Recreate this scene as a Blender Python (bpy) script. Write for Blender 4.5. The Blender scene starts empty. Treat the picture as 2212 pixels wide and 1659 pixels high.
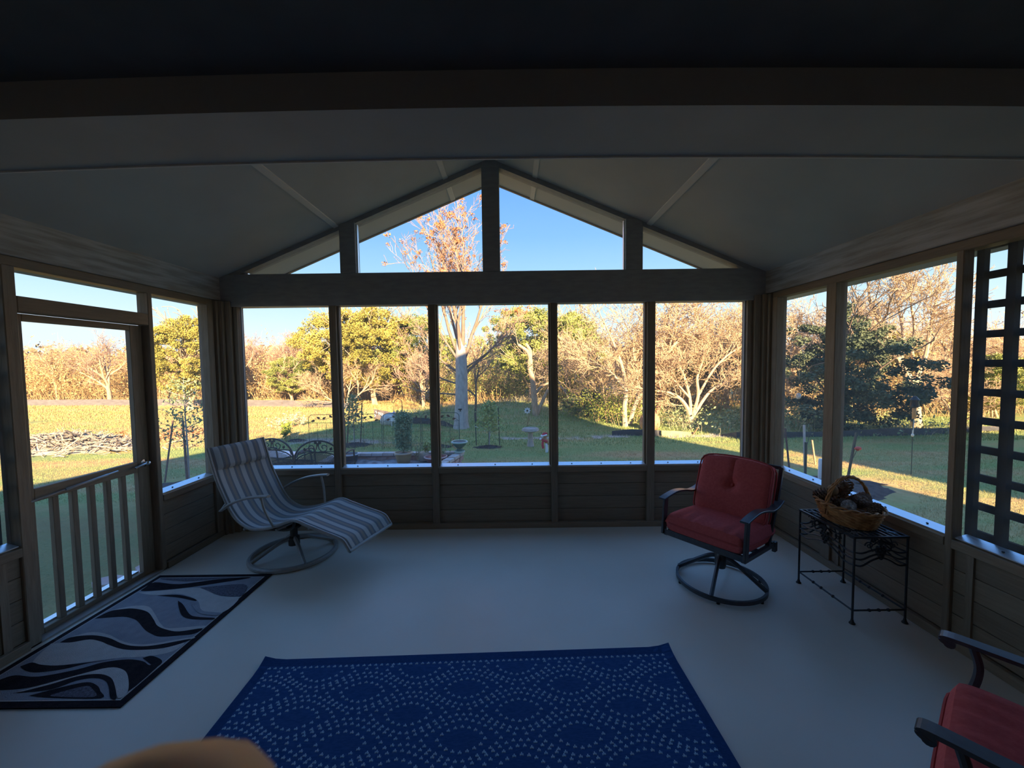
import bpy, math, random
import numpy as np
from mathutils import Vector, Matrix
C = bpy.context.scene.collection
SC = bpy.context.scene
PI = math.pi
# ------------------------------------------------------------------ camera, sky, sun, exposure
CR = Vector((0.99992168, 0.00021907, -0.01251313))
CU = Vector((0.01248623, 0.05035698, 0.99865323))
CF = Vector((-0.00084890, 0.99873126, -0.05035030))
EYE = Vector((0, 0, 1.65))
FPX = 849.0
cd = bpy.data.cameras.new('camera'); cam = bpy.data.objects.new('camera', cd); C.objects.link(cam)
cam.matrix_world = Matrix(((CR.x, CU.x, -CF.x, 0), (CR.y, CU.y, -CF.y, 0), (CR.z, CU.z, -CF.z, 1.65), (0, 0, 0, 1)))
cd.sensor_fit = 'HORIZONTAL'; cd.sensor_width = 36.0; cd.lens = 36.0 * FPX / 2212
cd.clip_start = 0.01; cd.clip_end = 400
cd.dof.use_dof = True; cd.dof.focus_distance = 5.0; cd.dof.aperture_fstop = 20.0
SC.camera = cam

w = bpy.data.worlds.new('sky'); SC.world = w; w.use_nodes = True
nt = w.node_tree; nt.nodes.clear()
def nn(t, k, **kw):
    n = t.nodes.new(k)
    for a, b in kw.items(): setattr(n, a, b)
    return n
o_ = nn(nt, 'ShaderNodeOutputWorld'); bg = nn(nt, 'ShaderNodeBackground'); tc = nn(nt, 'ShaderNodeTexCoord')
sx = nn(nt, 'ShaderNodeSeparateXYZ'); rp = nn(nt, 'ShaderNodeValToRGB')
nt.links.new(tc.outputs['Generated'], sx.inputs[0]); nt.links.new(sx.outputs['Z'], rp.inputs[0])
nt.links.new(rp.outputs[0], bg.inputs[0]); nt.links.new(bg.outputs[0], o_.inputs[0])
e = rp.color_ramp.elements
e[0].position = 0.0; e[0].color = (0.80, 0.90, 0.96, 1)
e[1].position = 1.0; e[1].color = (0.16, 0.40, 0.95, 1)
for ps, c in ((0.07, (0.74, 0.90, 0.98)), (0.13, (0.58, 0.82, 0.98)), (0.20, (0.39, 0.68, 0.97)), (0.30, (0.24, 0.52, 0.96)), (0.42, (0.16, 0.41, 0.94))):
    k = e.new(ps); k.color = (*c, 1)
bg.inputs[1].default_value = 1.0

sd = bpy.data.lights.new('sun', 'SUN'); sun = bpy.data.objects.new('sun', sd); C.objects.link(sun)
sd.energy = 17.0; sd.color = (1.0, 0.72, 0.42); sd.angle = math.radians(0.55)
sun.rotation_euler = Vector((-0.32, 1.0, -0.40)).to_track_quat('-Z', 'Y').to_euler()
sun.location = (6, -20, 12)

SC.view_settings.view_transform = 'Standard'; SC.view_settings.look = 'None'
SC.view_settings.gamma = 1.0; SC.view_settings.use_curve_mapping = False
SC.view_settings.exposure = 0.5
cy = SC.cycles
cy.use_denoising = True; cy.max_bounces = 12; cy.diffuse_bounces = 6; cy.glossy_bounces = 3; cy.transmission_bounces = 2
cy.transparent_max_bounces = 12; cy.caustics_reflective = False; cy.caustics_refractive = False
cy.sample_clamp_indirect = 6.0
cy.use_light_tree = True

def pix(px, py):
    return CF + CR * ((px - 1106) / FPX) + CU * ((829.5 - py) / FPX)
def atY(px, py, Y):
    d = pix(px, py); return EYE + d * (Y / d.y)
def atz(px, py, z=-0.25):
    d = pix(px, py); return EYE + d * ((z - 1.65) / d.z)
LAWN = -0.25
def gz(x, y):
    z = LAWN + 0.42 * math.exp(-((x - 0.0) / 2.4) ** 2 - ((y - 15.0) / 2.0) ** 2)
    if y > 17: z += 0.012 * (y - 17)
    return z

# ------------------------------------------------------------------ materials
MATS = {}
def M(name, col, rough=0.7, col2=None, scale=6.0, stretch=(1, 1, 1), bump=0.0, metal=0.0, spec=0.4, thr=(0.35, 0.65), detail=4, bscale=None, vary=0.0, bdist=0.01):
    if name in MATS: return MATS[name]
    m = bpy.data.materials.new(name); m.use_nodes = True; t = m.node_tree
    p = t.nodes['Principled BSDF']
    p.inputs['Base Color'].default_value = (*col, 1); p.inputs['Roughness'].default_value = rough
    p.inputs['Metallic'].default_value = metal; p.inputs['Specular IOR Level'].default_value = spec
    tcn = nn(t, 'ShaderNodeTexCoord'); mp = nn(t, 'ShaderNodeMapping'); mp.inputs['Scale'].default_value = stretch
    t.links.new(tcn.outputs['Object'], mp.inputs[0])
    if col2 is not None:
        nz = nn(t, 'ShaderNodeTexNoise'); nz.inputs['Scale'].default_value = scale; nz.inputs['Detail'].default_value = detail
        t.links.new(mp.outputs[0], nz.inputs['Vector'])
        r = nn(t, 'ShaderNodeValToRGB'); t.links.new(nz.outputs[0], r.inputs[0])
        r.color_ramp.elements[0].position = thr[0]; r.color_ramp.elements[1].position = thr[1]
        r.color_ramp.elements[0].color = (*col, 1); r.color_ramp.elements[1].color = (*col2, 1)
        src = r.outputs[0]
        if vary:
            oi = nn(t, 'ShaderNodeObjectInfo'); hs = nn(t, 'ShaderNodeHueSaturation'); mr = nn(t, 'ShaderNodeMapRange')
            mr.inputs['To Min'].default_value = 1 - vary; mr.inputs['To Max'].default_value = 1 + vary
            t.links.new(oi.outputs['Random'], mr.inputs[0]); t.links.new(mr.outputs[0], hs.inputs['Value'])
            t.links.new(src, hs.inputs['Color']); src = hs.outputs[0]
        t.links.new(src, p.inputs['Base Color'])
    if bump:
        nb = nn(t, 'ShaderNodeTexNoise'); nb.inputs['Scale'].default_value = bscale or scale * 3; nb.inputs['Detail'].default_value = 5
        t.links.new(mp.outputs[0], nb.inputs['Vector'])
        bp = nn(t, 'ShaderNodeBump'); bp.inputs['Strength'].default_value = bump; bp.inputs['Distance'].default_value = bdist
        t.links.new(nb.outputs[0], bp.inputs['Height']); t.links.new(bp.outputs[0], p.inputs['Normal'])
    MATS[name] = m; return m

WOODX = M('stained_wood_x', (0.25, 0.182, 0.122), 0.6, (0.30, 0.222, 0.152), 5, (1.2, 14, 14), 0.15, vary=0.12)
WOODY = M('stained_wood_y', (0.25, 0.182, 0.122), 0.6, (0.30, 0.222, 0.152), 5, (14, 1.2, 14), 0.15, vary=0.12)
WOODZ = M('stained_wood_z', (0.23, 0.17, 0.117), 0.55, (0.29, 0.222, 0.158), 5, (14, 14, 1.2), 0.15, vary=0.10)
BEAM = M('painted_beam', (0.30, 0.30, 0.30), 0.5, (0.36, 0.36, 0.36), 4, (2, 8, 8), 0.08)
BEAMY = M('rough_beam', (0.32, 0.28, 0.24), 0.6, (0.50, 0.47, 0.45), 4, (10, 0.8, 9), 0.25)
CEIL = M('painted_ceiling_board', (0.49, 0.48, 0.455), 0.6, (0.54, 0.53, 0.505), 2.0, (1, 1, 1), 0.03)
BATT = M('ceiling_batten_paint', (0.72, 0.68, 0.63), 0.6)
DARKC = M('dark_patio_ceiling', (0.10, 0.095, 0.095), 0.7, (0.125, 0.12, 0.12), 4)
ALU = M('white_aluminium', (0.93, 0.94, 0.96), 0.3, metal=0.75, spec=0.6)
TRACK = M('grey_track', (.42, .44, .47), .4)
SCREW = M('dark_screw', (0.03, 0.03, 0.035), 0.5)
CHROME = M('brushed_chrome', (0.75, 0.76, 0.78), 0.22, metal=1.0)
BLACKM = M('black_iron', (0.028, 0.027, 0.032), 0.4, (0.045, 0.042, 0.046), 20, bump=0.1)
CHAIRM = M('dark_chair_metal', (0.04, 0.043, 0.055), 0.32, (0.06, 0.063, 0.075), 30, spec=0.6)
TAUPEM = M('taupe_chair_metal', (0.34, 0.31, 0.28), 0.35, (0.40, 0.365, 0.33), 20, spec=0.6)
RED = M('red_fabric', (0.55, 0.105, 0.105), 0.9, (0.61, 0.13, 0.13), 60, bump=0.25, bscale=260, spec=0.15, bdist=0.002)
REDP = M('red_piping', (0.48, 0.085, 0.085), 0.85, spec=0.2)
WICK = M('wicker', (0.32, 0.125, 0.035), 0.5, (0.55, 0.27, 0.095), 30, bump=0.2)
CONE = M('pinecone', (0.140, 0.090, 0.060), 0.8, (0.320, 0.200, 0.140), 40)
CONEF = M('frosted_pinecone', (0.22, 0.22, 0.23), 0.8, (0.62, 0.63, 0.66), 60)
NUT = M('brown_pod', (0.28, 0.17, 0.09), 0.7, (0.36, 0.23, 0.12), 20)
SKIN = M('skin', (0.80, 0.56, 0.41), 0.5, (0.85, 0.61, 0.46), 60, bump=0.05)
q_ = SKIN.node_tree.nodes['Principled BSDF']; q_.inputs['Subsurface Weight'].default_value = .5; q_.inputs['Subsurface Radius'].default_value = (.012, .006, .004)
NAIL = M('fingernail', (0.74, 0.50, 0.42), 0.3)
BARK = M('pale_bark', (0.386, 0.277, 0.180), 0.9, (0.567, 0.426, 0.290), 14, (2, 2, 0.6), 0.6, vary=0.12)
BARKD = M('dark_bark', (0.16, 0.12, 0.09), 0.9, (0.26, 0.20, 0.15), 14, (2, 2, 0.6), 0.6)
BARKG = M('grey_smooth_bark', (0.357, 0.340, 0.323), 0.85, (0.493, 0.468, 0.442), 8, (2, 2, 0.8), 0.4)
BARKR = M('reddish_bark', (0.30, 0.17, 0.10), 0.9, (0.42, 0.26, 0.17), 14, (2, 2, 0.6), 0.6)
TWIG = M('tan_twig', (0.451, 0.328, 0.205), 0.9, (0.632, 0.472, 0.306), 3, vary=0.15)
TWIGP = M('pink_twig', (0.374, 0.242, 0.176), 0.9, (0.484, 0.330, 0.242), 3)
BRUSH = M('dry_brush', (0.352, 0.248, 0.117), 0.9, (0.568, 0.398, 0.196), 0.9, detail=6)
BRUSHLEAF = M('dry_leaf_litter', (0.402, 0.287, 0.117), 0.9, (0.587, 0.398, 0.183), 1.2, detail=6)
OLIVE = M('olive_foliage', (0.221, 0.210, 0.045), 0.85, (0.478, 0.410, 0.099), 2.2, detail=6, spec=0.2)
GREEN = M('green_foliage', (0.172, 0.221, 0.057), 0.85, (0.426, 0.445, 0.128), 2.2, detail=6, spec=0.2)
DKGREEN = M('dark_green_foliage', (0.075, 0.105, 0.062), 0.8, (0.17, 0.20, 0.115), 2.2, detail=6, spec=0.25)
LIME = M('lime_foliage', (0.169, 0.234, 0.033), 0.85, (0.338, 0.390, 0.078), 3, spec=0.2)
SAPL = M('sapling_foliage', (0.183, 0.250, 0.127), 0.8, (0.381, 0.426, 0.202), 5, spec=0.2)
SOFTG = M('soft_green_foliage', (0.308, 0.396, 0.132), 0.85, (0.495, 0.528, 0.198), 5, spec=0.2)
POTG = M('pot_shrub_foliage', (0.126, 0.210, 0.114), 0.7, (0.334, 0.454, 0.262), 14, spec=0.3)
ORANGE = M('orange_leaf', (0.42, 0.16, 0.06), 0.8, (0.55, 0.25, 0.10), 5)
DRYW = M('dry_weed', (0.509, 0.451, 0.275), 0.9, (0.700, 0.618, 0.384), 3)
SILT = M('black_silt_fabric', (0.045, 0.048, 0.055), 0.6, (0.075, 0.075, 0.085), 6, (1, 1, 4), 0.3)
SILTT = M('dusty_tan_fabric', (0.28, 0.22, 0.14), 0.8, (0.36, 0.29, 0.19), 6)
WHITEP = M('white_paint', (0.85, 0.85, 0.85), 0.6)
ROCK = M('limestone', (0.50, 0.48, 0.44), 0.9, (0.68, 0.66, 0.62), 4, bump=0.6)
ROCKR = M('orange_granite', (0.34, 0.19, 0.11), 0.9, (0.44, 0.27, 0.17), 5, bump=0.6)
BRICK = M('pink_brick', (0.36, 0.20, 0.17), 0.85, (0.52, 0.34, 0.30), 9, bump=0.4, vary=0.18)
CAPB = M('pale_cap_brick', (0.50, 0.43, 0.40), 0.85, (0.62, 0.55, 0.52), 9, bump=0.4, vary=0.14)
SOIL = M('dark_mulch', (0.035, 0.028, 0.028), 0.95, (0.08, 0.064, 0.06), 14, bump=1.0)
PSOIL = M('planter_soil', (0.14, 0.12, 0.12), 0.95, (0.34, 0.32, 0.33), 9, bump=1.0)
PAVER = M('pink_flagstone', (0.48, 0.34, 0.33), 0.85, (0.58, 0.45, 0.44), 8, bump=0.3)
POTB = M('black_pot', (0.03, 0.03, 0.04), 0.35)
POTT = M('ochre_pot', (0.33, 0.22, 0.09), 0.5, (0.40, 0.28, 0.13), 8)
POTTR = M('pot_rim', (0.62, 0.52, 0.40), 0.5)
POTR = M('oxblood_glaze', (0.26, 0.07, 0.07), 0.3, (0.34, 0.11, 0.10), 8)
POTRR = M('pale_oxblood_rim', (0.62, 0.42, 0.40), 0.35)
POTC = M('cream_pot', (0.55, 0.50, 0.42), 0.6)
URN = M('green_glaze', (0.05, 0.12, 0.085), 0.25, (0.10, 0.20, 0.15), 8, spec=0.6)
URNL = M('pale_green_glaze', (0.40, 0.52, 0.46), 0.3)
CONC = M('rough_concrete', (0.42, 0.36, 0.31), 0.9, (0.54, 0.47, 0.41), 12, bump=0.3)
STEEL = M('galvanised_steel', (0.42, 0.46, 0.52), 0.4, (0.52, 0.56, 0.62), 10, metal=0.3)
STAKE = M('raw_wood_stake', (0.48, 0.26, 0.13), 0.85, (0.58, 0.35, 0.20), 20)
DSTAKE = M('brown_steel_stake', (0.10, 0.06, 0.05), 0.7, (0.16, 0.10, 0.08), 20)
STRAP = M('pale_tie', (0.72, 0.74, 0.68), 0.8)
TAN = M('tan_plush', (0.48, 0.26, 0.13), 0.9); PLW = M('white_plush', (0.85, 0.86, 0.9), 0.85); PLR = M('red_plush', (0.55, 0.04, 0.06), 0.85)
EYEB = M('black_plastic', (0.015, 0.015, 0.015), 0.3)
CACT = M('prickly_pear', (0.18, 0.24, 0.04), 0.7, (0.26, 0.31, 0.06), 8)
HUMM = M('red_plastic', (0.75, 0.10, 0.06), 0.4)
GLASST = M('frosted_table_top', (0.62, 0.66, 0.78), 0.25, spec=0.6)
BRONZE = M('bronze_leaf', (0.10, 0.045, 0.03), 0.5)
GREENM = M('dark_green_wire', (0.06, 0.075, 0.06), 0.5)
STUCCO = M('house_stucco', (0.62, 0.55, 0.46), 0.9, (0.66, 0.59, 0.50), 3)
ROOFM = M('shingle_roof', (0.24, 0.22, 0.20), 0.9, (0.30, 0.28, 0.26), 12)
FARH = M('far_house_wall', (0.72, 0.52, 0.42), 0.9); FARR = M('far_house_roof', (0.42, 0.34, 0.30), 0.9)

# floor : painted concrete, slightly satin
FLOOR = bpy.data.materials.new('painted_concrete'); FLOOR.use_nodes = True
t = FLOOR.node_tree; p = t.nodes['Principled BSDF']; tcn = nn(t, 'ShaderNodeTexCoord')
n1 = nn(t, 'ShaderNodeTexNoise'); n1.inputs['Scale'].default_value = 1.3; n1.inputs['Detail'].default_value = 6
r1 = nn(t, 'ShaderNodeValToRGB'); r1.color_ramp.elements[0].color = (0.80, 0.73, 0.61, 1); r1.color_ramp.elements[1].color = (0.86, 0.79, 0.67, 1)
r1.color_ramp.elements[0].position = .35; r1.color_ramp.elements[1].position = .65
t.links.new(tcn.outputs['Object'], n1.inputs['Vector']); t.links.new(n1.outputs[0], r1.inputs[0]); t.links.new(r1.outputs[0], p.inputs['Base Color'])
n2 = nn(t, 'ShaderNodeTexNoise'); n2.inputs['Scale'].default_value = 35; n2.inputs['Detail'].default_value = 5
b2 = nn(t, 'ShaderNodeBump'); b2.inputs['Strength'].default_value = 0.12; b2.inputs['Distance'].default_value = 0.004
t.links.new(tcn.outputs['Object'], n2.inputs['Vector']); t.links.new(n2.outputs[0], b2.inputs['Height']); t.links.new(b2.outputs[0], p.inputs['Normal'])
p.inputs['Roughness'].default_value = 0.42; p.inputs['Specular IOR Level'].default_value = 0.7

# insect screen
SCREEN = bpy.data.materials.new('insect_screen'); SCREEN.use_nodes = True
t = SCREEN.node_tree; t.nodes.clear()
so = nn(t, 'ShaderNodeOutputMaterial'); mx = nn(t, 'ShaderNodeMixShader'); tr = nn(t, 'ShaderNodeBsdfTransparent'); df = nn(t, 'ShaderNodeBsdfDiffuse')
df.inputs[0].default_value = (0.40, 0.41, 0.43, 1); mx.inputs[0].default_value = 0.10
tl = nn(t, 'ShaderNodeBsdfTranslucent'); tl.inputs[0].default_value = (0.40, 0.41, 0.43, 1); m2 = nn(t, 'ShaderNodeMixShader'); m2.inputs[0].default_value = .5
t.links.new(tr.outputs[0], mx.inputs[1]); t.links.new(df.outputs[0], m2.inputs[1]); t.links.new(tl.outputs[0], m2.inputs[2]); t.links.new(m2.outputs[0], mx.inputs[2]); t.links.new(mx.outputs[0], so.inputs[0])

# lawn
GRASS = bpy.data.materials.new('lawn_grass'); GRASS.use_nodes = True
t = GRASS.node_tree; p = t.nodes['Principled BSDF']; p.inputs['Roughness'].default_value = 0.95; p.inputs['Specular IOR Level'].default_value = 0.1
tcn = nn(t, 'ShaderNodeTexCoord'); xyz = nn(t, 'ShaderNodeSeparateXYZ'); t.links.new(tcn.outputs['Object'], xyz.inputs[0])
def math_(op, a, b=None, clamp=False):
    n = nn(t, 'ShaderNodeMath', operation=op); n.use_clamp = clamp
    for i, v in enumerate((a, b)):
        if v is None: continue
        if isinstance(v, (int, float)): n.inputs[i].default_value = v
        else: t.links.new(v, n.inputs[i])
    return n.outputs[0]
def noise_(scale, stretch=(1, 1, 1), det=5):
    mp = nn(t, 'ShaderNodeMapping'); mp.inputs['Scale'].default_value = stretch; t.links.new(tcn.outputs['Object'], mp.inputs[0])
    n = nn(t, 'ShaderNodeTexNoise'); n.inputs['Scale'].default_value = scale; n.inputs['Detail'].default_value = det
    t.links.new(mp.outputs[0], n.inputs['Vector']); return n.outputs[0]
def sstep(v, a, b):
    n = nn(t, 'ShaderNodeMapRange', interpolation_type='SMOOTHSTEP'); t.links.new(v, n.inputs[0])
    n.inputs['From Min'].default_value = a; n.inputs['From Max'].default_value = b; return n.outputs[0]
def mixc(f, a, b):
    n = nn(t, 'ShaderNodeMix', data_type='RGBA'); t.links.new(f, n.inputs[0])
    for i, v in ((6, a), (7, b)):
        if isinstance(v, tuple): n.inputs[i].default_value = (*v, 1)
        else: t.links.new(v, n.inputs[i])
    return n.outputs[2]
X_, Y_ = xyz.outputs[0], xyz.outputs[1]
blade = noise_(9.0, (1, 0.5, 1)); fine = noise_(45.0)
green = mixc(sstep(fine, .3, .7), (0.215, 0.28, 0.09), (0.325, 0.38, 0.145))
dry = mixc(sstep(blade, .35, .65), (0.42, 0.275, 0.125), (0.54, 0.36, 0.175))
left = math_('MULTIPLY', sstep(X_, -3.5, -7.0), sstep(Y_, 8.0, 10.5))          # dry unwatered field
far = sstep(Y_, 15.0, 17.5)
nearband = math_('MULTIPLY', sstep(Y_, 8.6, 7.9), 0.45)
patch = noise_(0.55, (.7, 2.6, 1), 8)
dryness = math_('ADD', math_('MAXIMUM', math_('MAXIMUM', math_('MULTIPLY', left, .60), math_('MULTIPLY', far, .7)), nearband), math_('MULTIPLY', math_('SUBTRACT', patch, .5), 3.4), True)
col = mixc(dryness, green, dry)
# pale caliche wash crossing the lawn, and bare spots
wob = math_('MULTIPLY', math_('SUBTRACT', noise_(0.9), .5), 1.2)
band = math_('ABSOLUTE', math_('SUBTRACT', math_('ADD', Y_, wob), 10.0))
bandm = math_('MULTIPLY', math_('MULTIPLY', sstep(band, .26, .10), sstep(noise_(2.2), .42, .60)), math_('MULTIPLY', sstep(X_, -1.2, 0), sstep(X_, 7, 5)))
col = mixc(bandm, col, (0.50, 0.45, 0.37))
b2m = math_('MULTIPLY', math_('MULTIPLY', sstep(math_('ABSOLUTE', math_('SUBTRACT', math_('ADD', Y_, wob), 9.9)), .55, .2), sstep(noise_(1.6), .45, .58)), math_('MULTIPLY', sstep(X_, -6.2, -5.2), sstep(X_, -2.6, -3.4)))
col = mixc(b2m, col, (0.42, 0.37, 0.30))
oliveshadem = math_('MULTIPLY', math_('MULTIPLY', sstep(X_, -3.2, -4.0), sstep(Y_, 6.2, 4.6)), 0.75)  # thin olive grass by the door, with the shade near the house painted in
col = mixc(oliveshadem, col, mixc(fine, (0.105, 0.095, 0.035), (0.19, 0.165, 0.07)))
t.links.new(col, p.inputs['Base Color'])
bp = nn(t, 'ShaderNodeBump'); bp.inputs['Strength'].default_value = 0.4; bp.inputs['Distance'].default_value = 0.04
t.links.new(math_('ADD', noise_(22.0), math_('MULTIPLY', noise_(5.0), 1.5)), bp.inputs['Height']); t.links.new(bp.outputs[0], p.inputs['Normal'])

# striped sling
def stripes(name, cols, pitch):
    m = bpy.data.materials.new(name); m.use_nodes = True; t = m.node_tree; p = t.nodes['Principled BSDF']
    p.inputs['Roughness'].default_value = 0.7; p.inputs['Specular IOR Level'].default_value = 0.3
    tcn = nn(t, 'ShaderNodeTexCoord'); s = nn(t, 'ShaderNodeSeparateXYZ'); t.links.new(tcn.outputs['Object'], s.inputs[0])
    a = nn(t, 'ShaderNodeMath', operation='MULTIPLY_ADD'); a.inputs[1].default_value = 1 / pitch; a.inputs[2].default_value = 20.25
    t.links.new(s.outputs[1], a.inputs[0]); f = nn(t, 'ShaderNodeMath', operation='FRACT'); t.links.new(a.outputs[0], f.inputs[0])
    r = nn(t, 'ShaderNodeValToRGB'); r.color_ramp.interpolation = 'CONSTANT'
    el = r.color_ramp.elements; el[0].position = 0; el[0].color = (*cols[0][1], 1); el[1].position = cols[1][0]; el[1].color = (*cols[1][1], 1)
    for q, c in cols[2:]: k = el.new(q); k.color = (*c, 1)
    t.links.new(f.outputs[0], r.inputs[0]); t.links.new(r.outputs[0], p.inputs['Base Color'])
    wv = nn(t, 'ShaderNodeTexNoise'); wv.inputs['Scale'].default_value = 300; b = nn(t, 'ShaderNodeBump'); b.inputs['Strength'].default_value = .2; b.inputs['Distance'].default_value = .002
    t.links.new(tcn.outputs['Object'], wv.inputs['Vector']); t.links.new(wv.outputs[0], b.inputs['Height']); t.links.new(b.outputs[0], p.inputs['Normal'])
    return m
SLING = stripes('striped_sling', [(0, (0.52, 0.52, 0.51)), (0.40, (0.21, 0.22, 0.24)), (0.60, (0.34, 0.29, 0.245)), (0.84, (0.21, 0.22, 0.24))], 0.102)
PAD = stripes('striped_pad', [(0, (0.42, 0.43, 0.44)), (0.42, (0.17, 0.18, 0.20)), (0.62, (0.25, 0.22, 0.19)), (0.84, (0.17, 0.18, 0.20))], 0.102)

# ------------------------------------------------------------------ mesh helpers
def mesh_np(name, V, F):
    me = bpy.data.meshes.new(name); V = np.asarray(V, np.float32); 
    groups = F if isinstance(F, list) else [F]
    groups = [np.asarray(g, np.int32) for g in groups if len(g)]
    loops = np.concatenate([g.ravel() for g in groups]); sizes = np.concatenate([np.full(len(g), g.shape[1], np.int32) for g in groups])
    me.vertices.add(len(V)); me.vertices.foreach_set('co', V.ravel())
    me.loops.add(len(loops)); me.loops.foreach_set('vertex_index', loops)
    me.polygons.add(len(sizes)); st = np.concatenate([[0], np.cumsum(sizes)[:-1]]).astype(np.int32)
    me.polygons.foreach_set('loop_start', st); me.polygons.foreach_set('loop_total', sizes)
    me.update(calc_edges=True); me.validate(); return me
def link(name, me, mat, parent=None, smooth=False, kind=None):
    o = bpy.data.objects.new(name, me); C.objects.link(o)
    if mat is not None and not me.materials: me.materials.append(mat)
    if smooth: me.polygons.foreach_set('use_smooth', np.ones(len(me.polygons), bool))
    if parent is not None: o.parent = parent
    if kind: o['kind'] = kind
    return o
class MB:
    def __init__(s): s.v = []; s.f = []
    def add(s, V, F):
        b = len(s.v); s.v += [tuple(x) for x in V]; s.f += [tuple(i + b for i in q) for q in F]; return s
    def box(s, x0, x1, y0, y1, z0, z1):
        return s.add([(x0, y0, z0), (x1, y0, z0), (x1, y1, z0), (x0, y1, z0), (x0, y0, z1), (x1, y0, z1), (x1, y1, z1), (x0, y1, z1)],
                     [(3, 2, 1, 0), (4, 5, 6, 7), (0, 1, 5, 4), (1, 2, 6, 5), (2, 3, 7, 6), (3, 0, 4, 7)])
    def obox(s, c, d, rz=0.0, M=None):
        R = M or Matrix.Rotation(rz, 3, 'Z'); V = []
        for z in (-1, 1):
            for x, y in ((-1, -1), (1, -1), (1, 1), (-1, 1)):
                V.append(Vector(c) + R @ Vector((x * d[0] / 2, y * d[1] / 2, z * d[2] / 2)))
        return s.add(V, [(3, 2, 1, 0), (4, 5, 6, 7), (0, 1, 5, 4), (1, 2, 6, 5), (2, 3, 7, 6), (3, 0, 4, 7)])
    def extrude(s, poly, vec):
        n = len(poly); v = Vector(vec); P = [Vector(q) for q in poly]
        return s.add(P + [q + v for q in P], [tuple(range(n))[::-1], tuple(range(n, 2 * n))] + [(i, (i + 1) % n, n + (i + 1) % n, n + i) for i in range(n)])
    def tube(s, path, r, n=6, closed=False, flat=None, up=None):
        P = [Vector(q) for q in path]; N = len(P); V = []; F = []
        rr = list(r) if isinstance(r, (list, tuple, np.ndarray)) else [r] * N
        prev = None
        for i in range(N):
            a = P[(i - 1) % N] if (closed or i > 0) else P[0]; b = P[(i + 1) % N] if (closed or i < N - 1) else P[-1]
            T = (b - a); T = T.normalized() if T.length > 1e-9 else Vector((0, 0, 1))
            if up is not None: U = Vector(up)
            elif prev is None: U = Vector((0, 0, 1)) if abs(T.z) < 0.9 else Vector((1, 0, 0))
            else: U = prev
            S = T.cross(U); S = S.normalized() if S.length > 1e-6 else T.orthogonal().normalized()
            U = S.cross(T).normalized(); prev = U
            for k in range(n):
                an = 2 * PI * (k + .5) / n
                if flat: q = S * math.cos(an) * flat[0] * 1.41 + U * math.sin(an) * flat[1] * 1.41
                else: q = S * math.cos(an) * rr[i] + U * math.sin(an) * rr[i]
                V.append(P[i] + q)
        for i in range(N if closed else N - 1):
            j = (i + 1) % N
            for k in range(n): F.append((i * n + k, i * n + (k + 1) % n, j * n + (k + 1) % n, j * n + k))
        if not closed: F.append(tuple(range(n))[::-1]); F.append(tuple(range((N - 1) * n, N * n)))
        return s.add(V, F)
    def bar(s, path, w, h, up=(0, 0, 1)):      # rectangular section, half sizes
        return s.tube(path, 1, 4, flat=(w / 2 / 1.0, h / 2 / 1.0), up=up)
    def lathe(s, prof, n=24, c=(0, 0, 0), sx=1.0, sy=1.0, cap=True):
        V = []; F = []; m = len(prof)
        for r, z in prof:
            for k in range(n): V.append((c[0] + max(r, 1e-4) * sx * math.cos(2 * PI * k / n), c[1] + max(r, 1e-4) * sy * math.sin(2 * PI * k / n), c[2] + z))
        for i in range(m - 1):
            for k in range(n): F.append((i * n + k, i * n + (k + 1) % n, (i + 1) * n + (k + 1) % n, (i + 1) * n + k))
        if cap: F.append(tuple(range(n))[::-1]); F.append(tuple(range((m - 1) * n, m * n)))
        else: F += [((m - 1) * n + k, (m - 1) * n + (k + 1) % n, (k + 1) % n, k) for k in range(n)]
        return s.add(V, F)
    def ball(s, c, r, n=12, m=8, R=None):
        r = r if isinstance(r, (tuple, list)) else (r, r, r); V = []; F = []
        for i in range(m + 1):
            a = PI * i / m
            for k in range(n):
                q = Vector((r[0] * math.sin(a) * math.cos(2 * PI * k / n), r[1] * math.sin(a) * math.sin(2 * PI * k / n), r[2] * math.cos(a)))
                V.append(Vector(c) + (R @ q if R else q))
        for i in range(m):
            for k in range(n): F.append((i * n + k, (i + 1) * n + k, (i + 1) * n + (k + 1) % n, i * n + (k + 1) % n))
        return s.add(V, F)
    def grid(s, fn, nu, nv):
        V = [fn(i / nu, j / nv) for i in range(nu + 1) for j in range(nv + 1)]
        return s.add(V, [(i * (nv + 1) + j, (i + 1) * (nv + 1) + j, (i + 1) * (nv + 1) + j + 1, i * (nv + 1) + j + 1) for i in range(nu) for j in range(nv)])
    def mesh(s, name):
        me = bpy.data.meshes.new(name); me.from_pydata([tuple(q) for q in s.v], [], s.f); me.update(); return me
    def build(s, name, mat, parent=None, smooth=False, kind=None, bevel=0.0):
        o = link(name, s.mesh(name), mat, parent, smooth, kind)
        if smooth:
            try: o.data.set_sharp_from_angle(angle=math.radians(42))
            except Exception: pass
        if bevel:
            b = o.modifiers.new('bevel', 'BEVEL'); b.width = bevel; b.segments = 1; b.limit_method = 'ANGLE'
        return o
def tag(o, label, cat, group=None, kind=None):
    if label: o['label'] = label
    if cat: o['category'] = cat
    if group: o['group'] = group
    if kind: o['kind'] = kind
    return o
def thing(name, label, cat, loc=(0, 0, 0), rz=0.0, group=None):
    o = bpy.data.objects.new(name, None); C.objects.link(o); o.location = loc; o.rotation_euler = (0, 0, rz); o.empty_display_size = .1
    return tag(o, label, cat, group)
def struct(name):
    o = bpy.data.objects.new(name, None); C.objects.link(o); o['kind'] = 'structure'; return o
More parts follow.
